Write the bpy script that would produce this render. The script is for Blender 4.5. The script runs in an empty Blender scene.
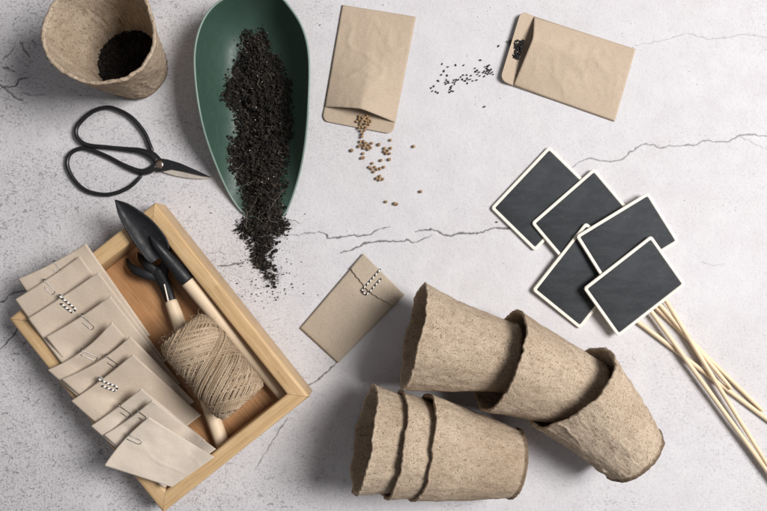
import bpy, math, random
import numpy as np
from mathutils import Vector, Matrix, Quaternion, noise
from mathutils.bvhtree import BVHTree

SC = bpy.context.scene
COL = SC.collection
random.seed(7)
rng = np.random.default_rng(11)
H = 800.0                                   # camera height in millimetres; one photo pixel is 1 mm on the table
MM = 0.001

def P(px, py, z=0.0):
    k = 1.0 - z / H
    return np.array([(px - 383.5) * k, (255.5 - py) * k, z])

def fbm(x, y, z, o=4):
    return noise.fractal(Vector((x, y, z)), 1.0, 2.0, o)

# ------------------------------------------------------------------ linking
def tag(o, label=None, cat=None, group=None, kind=None):
    if label: o['label'] = label
    if cat: o['category'] = cat
    if group: o['group'] = group
    if kind: o['kind'] = kind
    return o

def empty(name, loc, label, cat, group=None):
    o = bpy.data.objects.new(name, None)
    COL.objects.link(o)
    o.empty_display_size = 0.02
    o.location = Vector(loc) * MM
    o['_o'] = [float(c) for c in loc]
    return tag(o, label, cat, group)

def obj(name, V, F, mat, parent=None, loc=None, smooth=True, uv=None, mi=None):
    V = np.asarray(V, dtype=float)
    if parent is not None:
        org = np.zeros(3)
        q = parent
        org = np.array(q['_o'])
    elif loc is not None:
        org = np.asarray(loc, float)
    else:
        org = np.array([V[:, 0].mean(), V[:, 1].mean(), V[:, 2].min()])
    me = bpy.data.meshes.new(name)
    me.from_pydata(((V - org) * MM).tolist(), [], [tuple(int(i) for i in f) for f in F])
    mats = mat if isinstance(mat, (list, tuple)) else [mat]
    for m in mats: me.materials.append(m)
    if mi is not None: me.polygons.foreach_set('material_index', np.asarray(mi, dtype=np.int32))
    me.polygons.foreach_set('use_smooth', np.full(len(me.polygons), smooth))
    if uv is not None:
        lay = me.uv_layers.new(name='UVMap')
        li = np.zeros(len(me.loops), dtype=np.int32)
        me.loops.foreach_get('vertex_index', li)
        lay.data.foreach_set('uv', (np.asarray(uv, float)[li]).ravel() * MM)
    me.update()
    o = bpy.data.objects.new(name, me)
    COL.objects.link(o)
    if parent is not None:
        o.parent = parent
    else:
        o.location = Vector(org) * MM
    o['_o'] = [float(c) for c in org]
    return o

def subobj(name, V, F, mat, parent, **k):
    """child of a mesh part whose own origin coincides with its thing's origin"""
    return obj(name, V, F, mat, parent, **k)

class MB:
    def __init__(s): s.V = []; s.F = []; s.U = []; s.I = []; s.n = 0
    def add(s, V, F, uv=None, mi=0):
        V = np.asarray(V, float)
        s.V.append(V); s.U.append(np.zeros((len(V), 2)) if uv is None else np.asarray(uv, float))
        F = [tuple(i + s.n for i in f) for f in F]
        s.F += F; s.I += [mi] * len(F); s.n += len(V)
        return s
    def get(s): return np.vstack(s.V), s.F, np.vstack(s.U), s.I
    def build(s, name, mat, parent=None, **k):
        V, F, U, I = s.get()
        return obj(name, V, F, mat, parent, uv=U, mi=I, **k)

# ------------------------------------------------------------------ shapes
def catmull(pts, n=8, closed=False):
    pts = [np.asarray(p, float) for p in pts]
    N = len(pts); out = []
    rngk = range(N if closed else N - 1)
    for i in rngk:
        if closed: p0, p1, p2, p3 = pts[i - 1], pts[i], pts[(i + 1) % N], pts[(i + 2) % N]
        else:
            p1, p2 = pts[i], pts[i + 1]
            p0 = pts[i - 1] if i > 0 else 2 * p1 - p2
            p3 = pts[i + 2] if i + 2 < N else 2 * p2 - p1
        for k in range(n):
            t = k / n
            out.append(0.5 * ((2 * p1) + (-p0 + p2) * t + (2 * p0 - 5 * p1 + 4 * p2 - p3) * t * t + (-p0 + 3 * p1 - 3 * p2 + p3) * t ** 3))
    if not closed: out.append(pts[-1])
    return np.array(out)

def tube(pts, r, n=8, closed=False, flat=1.0, caps=True, up=(0, 0, 1)):
    pts = np.asarray(pts, float); N = len(pts)
    r = np.full(N, r) if np.isscalar(r) else np.asarray(r, float)
    T = np.gradient(pts, axis=0)
    if closed: T = np.roll(pts, -1, 0) - np.roll(pts, 1, 0)
    T /= np.linalg.norm(T, axis=1)[:, None] + 1e-12
    u = np.array(up, float)
    if abs(T[0] @ u) > .95: u = np.array([1., .3, 0])
    V = []; U = []; L = 0
    for i in range(N):
        t = T[i]
        u = u - t * (u @ t); u /= np.linalg.norm(u) + 1e-12
        b = np.cross(t, u)
        if i: L += np.linalg.norm(pts[i] - pts[i - 1])
        for k in range(n):
            a = 2 * math.pi * k / n
            V.append(pts[i] + r[i] * (math.cos(a) * b + math.sin(a) * u * flat)); U.append((L, a * r[i]))
    F = []
    for i in range(N if closed else N - 1):
        j = (i + 1) % N
        for k in range(n):
            l = (k + 1) % n
            F.append((i * n + k, i * n + l, j * n + l, j * n + k))
    if caps and not closed:
        F.append(tuple(range(n - 1, -1, -1))); F.append(tuple((N - 1) * n + k for k in range(n)))
    return np.array(V), F, np.array(U)

def rod(a, b, prof, n=20, seg=40, flat=1.0):
    """round rod from a to b with radius profile list [(t, r)]; ends closed and rounded"""
    a = np.asarray(a, float); b = np.asarray(b, float)
    L = np.linalg.norm(b - a)
    ts = np.linspace(0, 1, seg)
    rr = np.interp(ts, [p[0] for p in prof], [p[1] for p in prof])
    e = rr[0] * .35; f = rr[-1] * .35
    # rounded ends
    t2 = [0, .15 * e / L, .5 * e / L, e / L] + list(ts[(ts > e / L) & (ts < 1 - f / L)]) + [1 - f / L, 1 - .5 * f / L, 1 - .15 * f / L, 1]
    r2 = np.interp(t2, ts, rr)
    r2[0] *= .55; r2[1] *= .8; r2[2] *= .94; r2[-1] *= .55; r2[-2] *= .8; r2[-3] *= .94
    return tube([a + (b - a) * t for t in t2], r2, n, flat=flat)

def slab(G, t):
    """closed sheet of thickness t about a grid of points (nv, nu, 3)"""
    G = np.asarray(G, float); nv, nu, _ = G.shape
    du = np.gradient(G, axis=1); dv = np.gradient(G, axis=0)
    n = np.cross(du, dv); n /= np.linalg.norm(n, axis=2)[:, :, None] + 1e-12
    if n[:, :, 2].mean() < 0: n = -n
    A = (G + n * t / 2).reshape(-1, 3); B = (G - n * t / 2).reshape(-1, 3)
    ul = np.concatenate([np.zeros((nv, 1)), np.cumsum(np.linalg.norm(np.diff(G, axis=1), axis=2), 1)], 1)
    vl = np.concatenate([np.zeros((1, nu)), np.cumsum(np.linalg.norm(np.diff(G, axis=0), axis=2), 0)], 0)
    uv = np.stack([ul, vl], 2).reshape(-1, 2)
    M = nv * nu; F = []
    for j in range(nv - 1):
        for i in range(nu - 1):
            q = (j * nu + i, j * nu + i + 1, (j + 1) * nu + i + 1, (j + 1) * nu + i)
            F.append(q); F.append(tuple(M + k for k in reversed(q)))
    ring = [i for i in range(nu)] + [j * nu + nu - 1 for j in range(1, nv)] + [(nv - 1) * nu + i for i in range(nu - 2, -1, -1)] + [j * nu for j in range(nv - 2, 0, -1)]
    for a, b in zip(ring, ring[1:] + ring[:1]):
        F.append((a, M + a, M + b, b))
    V = np.vstack([A, B])
    # orientation of the top faces
    q = F[0]
    if np.cross(V[q[1]] - V[q[0]], V[q[2]] - V[q[0]])[2] < 0: F = [tuple(reversed(f)) for f in F]
    return V, F, np.vstack([uv, uv])

def prism(poly, z0, z1, bev=0.0):
    """extruded polygon (list of xy, ccw) with bevelled upper and lower edges; poly may carry its own z through a function"""
    poly = np.asarray(poly, float); N = len(poly)
    c = poly.mean(0)
    d = poly - c; ln = np.linalg.norm(d, axis=1)[:, None]
    ins = poly - d / ln * bev
    rings = [(ins, z0), (poly, z0 + bev), (poly, z1 - bev), (ins, z1)] if bev else [(poly, z0), (poly, z1)]
    V = np.vstack([np.c_[r, np.full(N, z)] for r, z in rings]); F = []
    for k in range(len(rings) - 1):
        for i in range(N):
            j = (i + 1) % N
            F.append((k * N + i, k * N + j, (k + 1) * N + j, (k + 1) * N + i))
    F.append(tuple(range(N - 1, -1, -1))); F.append(tuple((len(rings) - 1) * N + i for i in range(N)))
    return V, F

def ico():
    t = (1 + 5 ** .5) / 2
    V = np.array([(-1, t, 0), (1, t, 0), (-1, -t, 0), (1, -t, 0), (0, -1, t), (0, 1, t), (0, -1, -t), (0, 1, -t), (t, 0, -1), (t, 0, 1), (-t, 0, -1), (-t, 0, 1)], float)
    V /= np.linalg.norm(V[0])
    F = [(0, 11, 5), (0, 5, 1), (0, 1, 7), (0, 7, 10), (0, 10, 11), (1, 5, 9), (5, 11, 4), (11, 10, 2), (10, 7, 6), (7, 1, 8), (3, 9, 4), (3, 4, 2), (3, 2, 6), (3, 6, 8), (3, 8, 9), (4, 9, 5), (2, 4, 11), (6, 2, 10), (8, 6, 7), (9, 8, 1)]
    return V, F
ICO = ico()

# ------------------------------------------------------------------ materials
class N:
    def __init__(s, name, rough=.6, spec=.3):
        s.m = bpy.data.materials.new(name); s.m.use_nodes = True
        s.t = s.m.node_tree; s.b = s.t.nodes['Principled BSDF']
        s.b.inputs['Roughness'].default_value = rough
        s.b.inputs['Specular IOR Level'].default_value = spec
        s.co = s.t.nodes.new('ShaderNodeTexCoord')
    def n(s, kind, **k):
        x = s.t.nodes.new(kind)
        for a, v in k.items(): setattr(x, a, v)
        return x
    def ln(s, a, b): s.t.links.new(a, b)
    def vec(s, src='Object', scale=(1, 1, 1), rot=(0, 0, 0)):
        mp = s.n('ShaderNodeMapping'); mp.inputs['Scale'].default_value = scale; mp.inputs['Rotation'].default_value = rot
        s.ln(s.co.outputs[src], mp.inputs['Vector']); return mp.outputs[0]
    def noise(s, scale, detail=4, v=None, rough=.55, dist=0.0):
        x = s.n('ShaderNodeTexNoise'); x.inputs['Scale'].default_value = scale; x.inputs['Detail'].default_value = detail
        x.inputs['Roughness'].default_value = rough; x.inputs['Distortion'].default_value = dist
        s.ln(v if v is not None else s.co.outputs['Object'], x.inputs['Vector']); return x.outputs['Fac']
    def vor(s, scale, v=None, feat='F1'):
        x = s.n('ShaderNodeTexVoronoi'); x.feature = feat; x.inputs['Scale'].default_value = scale
        s.ln(v if v is not None else s.co.outputs['Object'], x.inputs['Vector']); return x.outputs['Distance']
    def ramp(s, f, stops):
        x = s.n('ShaderNodeValToRGB'); e = x.color_ramp.elements
        while len(e) < len(stops): e.new(.5)
        for q, (p, c) in zip(e, stops):
            q.position = p; q.color = (c, c, c, 1) if np.isscalar(c) else (*c, 1)
        s.ln(f, x.inputs[0]); return x.outputs[0]
    def mix(s, f, a, b, mode='MIX'):
        x = s.n('ShaderNodeMix'); x.data_type = 'RGBA'; x.blend_type = mode
        for v, k in ((f, 0), (a, 6), (b, 7)):
            if hasattr(v, 'links'): s.ln(v, x.inputs[k])
            elif k == 0: x.inputs[0].default_value = v
            else: x.inputs[k].default_value = (v, v, v, 1) if np.isscalar(v) else (*v, 1)
        return x.outputs[2]
    def math(s, op, a, b=0.0):
        x = s.n('ShaderNodeMath'); x.operation = op
        for v, k in ((a, 0), (b, 1)):
            if hasattr(v, 'links'): s.ln(v, x.inputs[k])
            else: x.inputs[k].default_value = v
        return x.outputs[0]
    def attr(s, name):
        x = s.n('ShaderNodeAttribute'); x.attribute_name = name; return x.outputs['Fac']
    def rnd(s):
        return s.n('ShaderNodeObjectInfo').outputs['Random']
    def color(s, c):
        if hasattr(c, 'links'): s.ln(c, s.b.inputs['Base Color'])
        else: s.b.inputs['Base Color'].default_value = (*c, 1)
        return s
    def rough(s, c): s.ln(c, s.b.inputs['Roughness']); return s
    def bump(s, h, strength=.5, dist=.0005):
        x = s.n('ShaderNodeBump'); x.inputs['Strength'].default_value = strength; x.inputs['Distance'].default_value = dist
        if getattr(s, 'last', None) is not None: s.ln(s.last, x.inputs['Normal'])
        s.ln(h, x.inputs['Height']); s.ln(x.outputs[0], s.b.inputs['Normal']); s.last = x.outputs[0]; return s

def plaster():
    k = N('plaster', .85, .2)
    big = k.noise(5, 5); mid = k.noise(38, 6, rough=.65); fine = k.noise(420, 5, rough=.7); grit = k.noise(1100, 3)
    rg = k.attr('worn')
    c = k.mix(big, (.53, .508, .52), (.632, .61, .622))
    c = k.mix(k.ramp(mid, [(.35, 0), (.7, 1)]), c, k.mix(.5, c, (.69, .68, .685)))
    # warm and cool blotches
    c = k.mix(k.math('MULTIPLY', k.ramp(k.noise(11, 3, k.vec(rot=(.3, .9, .2))), [(.45, 0), (.75, 1)]), .35), c, (.56, .53, .52))
    fl = k.ramp(fine, [(.30, 0), (.47, 1)])
    c = k.mix(k.math('MULTIPLY', k.math('SUBTRACT', 1.0, fl), k.math('MULTIPLY', k.math('ADD', rg, .22), .75)), c, (.20, .195, .20))
    # small pits, thicker where the plaster is worn
    pit = k.ramp(k.noise(400, 6, k.vec(scale=(1, 1.7, 1), rot=(0, 0, .25)), rough=.78, dist=.5), [(.565, 0), (.635, 1)])
    pm = k.math('MULTIPLY', k.math('MULTIPLY', pit, k.ramp(k.noise(55, 4), [(.38, .15), (.58, 1)])), k.math('MINIMUM', k.math('MULTIPLY', rg, 1.6), 1.0))
    chip = k.math('MULTIPLY', k.ramp(k.noise(170, 5, k.vec(scale=(1, 1.3, 1), rot=(.1, 0, .9)), rough=.72, dist=.9), [(.60, 0), (.645, 1)]), k.math('MINIMUM', k.math('MULTIPLY', rg, 1.3), 1.0))
    pm = k.math('MULTIPLY', k.math('MAXIMUM', pm, chip), .75)
    sp = k.ramp(k.vor(150, k.vec(rot=(.2, .1, .7))), [(.03, 1), (.085, 0)])
    spm = k.math('MULTIPLY', sp, k.ramp(k.noise(30, 2), [(.5, 0), (.62, 1)]))
    c = k.mix(k.math('MULTIPLY', pm, .85), c, (.15, .142, .148))
    c = k.mix(k.math('MULTIPLY', spm, .8), c, (.12, .115, .115))
    c = k.mix(k.attr('crack'), c, (.085, .08, .082))
    k.color(c)
    k.bump(k.math('ADD', k.math('MULTIPLY', fine, .7), k.math('MULTIPLY', grit, .5)), .8, .0008)
    k.last.node.inputs['Strength'].default_value = .8
    k.ln(k.math('ADD', .26, k.math('MULTIPLY', rg, .95)), k.last.node.inputs['Strength'])
    k.bump(k.math('SUBTRACT', 1.0, k.math('MAXIMUM', pm, spm)), .8, .0006)
    return k.m

def kraft(name, c0, c1, fleck=.35):
    k = N(name, .75, .25)
    r = k.rnd()
    a = k.noise(28, 4); f = k.noise(1300, 3, k.vec(scale=(1, .35, 1), rot=(0, 0, .6))); g = k.noise(600, 5, rough=.7)
    c = k.mix(a, c0, c1)
    c = k.mix(k.math('MULTIPLY', k.ramp(f, [(.55, 0), (.72, 1)]), fleck), c, tuple(x * .62 for x in c0))
    c = k.mix(k.math('MULTIPLY', k.ramp(g, [(.3, 1), (.45, 0)]), fleck * .6), c, tuple(min(1, x * 1.25) for x in c1))
    c = k.mix(k.math('MULTIPLY', r, .22), c, tuple(x * .8 for x in c0))
    k.color(c)
    k.bump(k.noise(70, 5, rough=.6), .5, .0014)
    k.bump(f, .18, .0002)
    return k.m

def pulp():
    k = N('peat_pulp', .92, .12)
    r = k.rnd()
    ad = k.n('ShaderNodeVectorMath'); ad.operation = 'ADD'
    cmb = k.n('ShaderNodeCombineXYZ'); k.ln(k.math('MULTIPLY', r, 3.0), cmb.inputs[0])
    k.ln(k.co.outputs['Object'], ad.inputs[0]); k.ln(cmb.outputs[0], ad.inputs[1])
    v = ad.outputs[0]
    big = k.noise(22, 5, v); mid = k.noise(140, 5, v, rough=.65); fine = k.noise(900, 4, v, rough=.7)
    c = k.mix(k.ramp(big, [(.3, 0), (.7, 1)]), (.40, .305, .215), (.55, .44, .325))
    c = k.mix(k.math('MULTIPLY', k.ramp(mid, [(.32, 1), (.52, 0)]), .6), c, (.28, .205, .14))
    c = k.mix(k.math('MULTIPLY', k.ramp(fine, [(.50, 0), (.64, 1)]), .6), c, (.66, .56, .45))
    c = k.mix(k.math('MULTIPLY', k.ramp(fine, [(.36, 1), (.47, 0)]), .7), c, (.19, .13, .085))
    fib = k.ramp(k.noise(520, 3, k.vec(scale=(1, 1, .22), rot=(.5, .2, .4))), [(.57, 0), (.66, 1)])
    c = k.mix(k.math('MULTIPLY', fib, .5), c, (.24, .16, .10))
    sp = k.ramp(k.noise(330, 4, v, rough=.8), [(.615, 0), (.655, 1)])
    c = k.mix(k.math('MULTIPLY', sp, .9), c, (.07, .045, .03))
    sx = k.n('ShaderNodeSeparateXYZ'); k.ln(k.co.outputs['UV'], sx.inputs[0])
    ring = k.ramp(k.math('ADD', k.math('MULTIPLY', sx.outputs[1], 100.0), k.math('MULTIPLY', k.noise(120, 4, v, rough=.7), .55)), [(.42, .8), (.62, 0)])
    c = k.mix(ring, c, (.10, .062, .036))
    k.color(c)
    # damp and handling stains, different on every pot
    st = k.ramp(k.noise(9, 3, v), [(.50, 0), (.68, .4)]); c = k.mix(st, c, (.27, .19, .125))
    fl = k.ramp(k.vor(210, v), [(.09, 1), (.17, 0)]); fm = k.math('MULTIPLY', fl, k.ramp(k.noise(60, 2, v), [(.40, 0), (.52, .9)])); c = k.mix(fm, c, (.085, .052, .032))
    k.color(c)
    # cloth mould imprint round the wall
    w = k.n('ShaderNodeTexWave'); w.bands_direction = 'Y'; w.inputs['Scale'].default_value = 230; w.inputs['Distortion'].default_value = 4; w.inputs['Detail'].default_value = 2
    k.ln(k.co.outputs['UV'], w.inputs['Vector'])
    w2 = k.n('ShaderNodeTexWave'); w2.bands_direction = 'X'; w2.inputs['Scale'].default_value = 230; w2.inputs['Distortion'].default_value = 4
    k.ln(k.co.outputs['UV'], w2.inputs['Vector'])
    k.bump(k.math('ADD', w.outputs['Fac'], k.math('MULTIPLY', w2.outputs['Fac'], .6)), .30, .0005)
    k.bump(mid, .55, .0016)
    k.bump(fine, .8, .0008)
    return k.m

def wood(name, ca, cb, cd, gl=1.0, rough=.5, strips=0):
    """u runs along the grain, in metres"""
    k = N(name, rough, .35)
    v = k.vec('UV', (9, 260, 1)); vf = k.vec('UV', (30, 1500, 1))
    r = k.rnd()
    g = k.noise(1, 5, v, rough=.6, dist=.4); f = k.noise(1, 3, vf)
    c = k.mix(k.ramp(g, [(.3, 0), (.7, 1)]), ca, cb)
    c = k.mix(k.math('MULTIPLY', k.ramp(f, [(.5, 0), (.72, 1)]), .55 * gl), c, cd)
    if strips:
        w = k.n('ShaderNodeTexBrick'); w.inputs['Scale'].default_value = 1; w.inputs['Mortar Size'].default_value = .0003
        w.inputs['Brick Width'].default_value = .11; w.inputs['Row Height'].default_value = strips
        w.inputs['Color1'].default_value = (0, 0, 0, 1); w.inputs['Color2'].default_value = (1, 1, 1, 1); w.inputs['Mortar'].default_value = (.3, .3, .3, 1)
        k.ln(k.co.outputs['UV'], w.inputs['Vector'])
        c = k.mix(k.math('MULTIPLY', w.outputs['Color'], .28), c, cd)
        node = k.math('MULTIPLY', k.ramp(k.noise(1, 2, k.vec('UV', (60, 90, 1))), [(.70, 0), (.74, 1)]), .4)
        c = k.mix(node, c, tuple(x * .6 for x in cd))
    c = k.mix(k.math('MULTIPLY', k.ramp(k.noise(40, 3), [(.45, 0), (.8, 1)]), .25), c, cd)
    k.color(c)
    k.bump(f, .15, .0003)
    return k.m

def metal(name, col, rough, metallic=1.0, scr=.15):
    k = N(name, rough, .5)
    k.b.inputs['Metallic'].default_value = metallic
    n = k.noise(160, 5, rough=.7)
    k.color(k.mix(n, tuple(x * .75 for x in col), tuple(min(1, x * 1.25) for x in col)))
    if metallic < .3: k.color(k.mix(k.math('MULTIPLY', k.ramp(k.noise(420, 4, rough=.8), [(.63, 0), (.69, 1)]), .4), k.mix(n, tuple(x * .75 for x in col), tuple(x * 1.25 for x in col)), (.20, .19, .175)))
    k.rough(k.ramp(k.noise(90, 5), [(.3, max(.05, rough - scr)), (.7, min(1, rough + scr))]))
    k.bump(k.noise(500, 3), .12, .0003)
    return k.m

M_PLASTER = plaster()
M_KRAFT = kraft('kraft_paper', (.43, .333, .243), (.51, .408, .307), .6)
M_KRAFT_G = kraft('grey_kraft', (.40, .325, .245), (.48, .395, .305), .7)
M_KRAFT_P = kraft('pale_kraft', (.56, .475, .385), (.64, .555, .465), .3)
M_ENV = kraft('envelope_kraft', (.53, .43, .335), (.62, .52, .415), .5)
M_PULP = pulp()
M_TRAY = wood('bamboo', (.56, .37, .185), (.69, .49, .275), (.30, .165, .065), 1.3, .45, .0075)
M_FLOOR = wood('bamboo_floor', (.40, .20, .085), (.57, .315, .15), (.20, .085, .035), 1.3, .45, .022)
M_BEECH = wood('pale_beech', (.68, .52, .35), (.76, .61, .44), (.50, .34, .20), .5, .5)
M_STICK = wood('bamboo_stick', (.74, .58, .39), (.80, .66, .47), (.52, .36, .20), .8, .5)
M_BIRCH = wood('birch_board', (.80, .74, .64), (.85, .79, .70), (.66, .57, .45), .4, .6)
M_BLACK = metal('black_enamel', (.011, .011, .012), .36, .0, .12)
M_BLADE = metal('dark_steel', (.016, .016, .018), .5, .1, .14)
M_BLADE.node_tree.nodes['Principled BSDF'].inputs['Specular IOR Level'].default_value = .3
M_STEEL = metal('bright_steel', (.72, .64, .55), .42, .55)
M_RIVET = metal('brass_rivet', (.60, .45, .36), .3)
M_WIRE = metal('clip_wire', (.30, .29, .28), .36)

def chalkboard():
    k = N('chalkboard', .8, .25)
    a = k.noise(30, 6, k.vec(scale=(1, 2.2, 1), rot=(0, 0, .9)), rough=.7, dist=.8); b = k.noise(400, 4)
    c = k.mix(k.ramp(k.math('ADD', a, k.math('MULTIPLY', k.rnd(), .08)), [(.45, 0), (.8, 1)]), (.034, .037, .041), (.058, .063, .068))
    c = k.mix(k.math('MULTIPLY', k.ramp(b, [(.6, 0), (.75, 1)]), .35), c, (.12, .125, .13))
    k.color(c); k.bump(b, .2, .0002)
    return k.m
M_CHALK = chalkboard()

def plastic():
    k = N('green_plastic', .38, .4)
    k.color(k.mix(k.noise(18, 3), (.031, .064, .048), (.039, .077, .059)))
    scr = k.ramp(k.noise(1, 4, k.vec(scale=(900, 40, 200), rot=(0, 0, .35)), rough=.7), [(.60, 0), (.70, 1)])
    dst = k.ramp(k.noise(500, 5, rough=.8), [(.56, 0), (.68, .5)])
    k.color(k.mix(k.math('MAXIMUM', k.math('MULTIPLY', scr, .22), k.math('MULTIPLY', dst, .35)), k.mix(k.noise(18, 3), (.031, .064, .048), (.039, .077, .059)), (.12, .14, .12)))
    k.rough(k.ramp(k.noise(120, 5, rough=.7), [(.3, .38), (.7, .60)]))
    k.bump(k.noise(900, 3), .08, .0002)
    return k.m
M_GREEN = plastic()
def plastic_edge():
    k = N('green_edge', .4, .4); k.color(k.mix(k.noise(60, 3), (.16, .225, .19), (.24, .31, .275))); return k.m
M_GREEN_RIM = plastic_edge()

def soilm():
    k = N('potting_soil', .95, .12)
    a = k.noise(230, 4); c = k.mix(k.ramp(a, [(.35, 0), (.7, 1)]), (.009, .008, .0075), (.036, .031, .027))
    k.color(k.mix(k.ramp(k.noise(90, 3), [(.62, 0), (.74, 1)]), c, (.055, .042, .032)))
    k.bump(k.noise(1500, 3), .6, .0005)
    return k.m
M_SOIL = soilm()
M_BROWN = None
def plain(name, a, b, sc, rough, bs=.2):
    k = N(name, rough, .3); k.color(k.mix(k.math('MULTIPLY', k.rnd(), .45), k.mix(k.noise(sc, 4), a, b), tuple(x * .45 for x in a))); k.bump(k.noise(sc * 3, 3), bs, .0003); return k.m
M_PERLITE = plain('perlite', (.42, .40, .37), (.62, .60, .56), 300, .8)
M_FIBRE = plain('root_fibre', (.07, .055, .045), (.20, .17, .14), 200, .8)
M_BROWN = plain('brown_humus', (.024, .018, .014), (.062, .046, .034), 300, .95, .5)
M_SEED = plain('coriander_husk', (.26, .15, .07), (.50, .34, .19), 700, .55, .5)
M_BSEED = plain('black_seed_coat', (.010, .010, .011), (.022, .021, .021), 800, .5, .4)
M_TWINE = None
def twinem():
    k = N('jute_twine', .85, .15)
    v = k.vec('UV', (1, 1, 1), (0, 0, .6))
    w = k.n('ShaderNodeTexWave'); w.bands_direction = 'X'; w.inputs['Scale'].default_value = 210; w.inputs['Distortion'].default_value = 1.5
    k.ln(v, w.inputs['Vector'])
    big = k.noise(60, 4); f = k.noise(1, 3, k.vec('UV', (60, 2500, 1)))
    c = k.mix(k.ramp(big, [(.3, 0), (.7, 1)]), (.45, .32, .205), (.60, .46, .32))
    c = k.mix(k.math('MULTIPLY', k.ramp(w.outputs['Fac'], [(0, 1), (.45, 0)]), .65), c, (.17, .115, .07))
    c = k.mix(k.ramp(f, [(.52, 0), (.66, .75)]), c, (.72, .61, .48))
    c = k.mix(k.ramp(k.noise(1, 2, k.vec('UV', (18, 40, 1))), [(.42, .7), (.56, 0)]), c, (.26, .18, .11))
    k.color(c); k.bump(w.outputs['Fac'], .5, .0005); k.bump(f, .4, .0003)
    return k.m
M_TWINE = twinem()
M_FUZZ = plain('jute_fuzz', (.52, .40, .28), (.66, .53, .39), 200, .85)
def stripes():
    k = N('striped_cord', .5, .3)
    w = k.n('ShaderNodeTexWave'); w.bands_direction = 'X'; w.inputs['Scale'].default_value = 85; w.inputs['Distortion'].default_value = .6
    k.ln(k.vec('UV', rot=(0, 0, .5)), w.inputs['Vector'])
    k.color(k.mix(k.ramp(w.outputs['Fac'], [(.47, 0), (.53, 1)]), (.015, .014, .014), (.78, .76, .72)))
    return k.m
M_STRIPE = stripes()

# ------------------------------------------------------------------ table top
CRACKS = [
 ([(317,232.4),(326,235),(327,238.7),(346,236.7),(349,235.3),(357,236.7),(372,234.4),(377.5,230),(389,227)], 1.0),
 ([(340,253),(354.5,248.8),(361.7,243.6),(377.5,241.6),(394.7,242.2),(406,239.6),(412,243),(423.4,239.6),(430.5,234.4)], 1.0),
 ([(414.7,231.6),(422,229.3),(430.5,228.7),(443.4,233.8),(452,236.7),(458,233.8),(483.6,232.4),(493.6,227.8),(508,228),(530,222)], 1.15),
 ([(289,236),(308,233),(317,232.4)], .7),
 ([(218,266),(228,266),(236,264),(243,262)], 1.0), ([(205,255),(215,252),(226,253)], .5),
 ([(568,172),(574,165.3),(579,161.3),(591,158),(600.5,160.5),(611,161.3),(622,159),(632,151),(641,144.5),(646.4,143.7),(660,147.8),(675,146),(689.6,144.5),(695,146),(703,141),(727,141),(739.5,136),(757,134.8),(767,137),(800,131)], .8),
 ([(634,45),(652,42),(670.5,38),(687,33),(706.6,38.6),(724.7,38),(743,34.3),(764,37),(800,33)], .4),
 ([(-10,307),(5,299.6),(13.6,292),(26,290),(40,287)], 1.1), ([(-10,358),(5,345),(15.8,331),(24,322)], 1.1),
 ([(302,392),(310,385),(320,378),(331,368),(340,358)], 1.0), ([(255,470),(263,456),(270,445),(280,428),(287,418)], .8),
 ([(-6,82),(0,86),(9.4,92.4),(15,98),(23.5,101)], 1.4), ([(2,69),(7,69),(14,71)], 1.2), ([(-4,90),(6,87),(15,86),(19,79),(30,77)], 1.0),
 ([(20,42),(24,50),(30,57)], .9), ([(2,60),(10,52),(14,47)], .7), ([(22,93),(34,96),(46,95)], .6), ([(33,40),(35,48)], .7),
 ([(690,380),(700,388)], .4), ([(735,135),(750,142),(767,150)], .4), ([(700,262),(712,266),(725,264)], .35),
]
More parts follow.
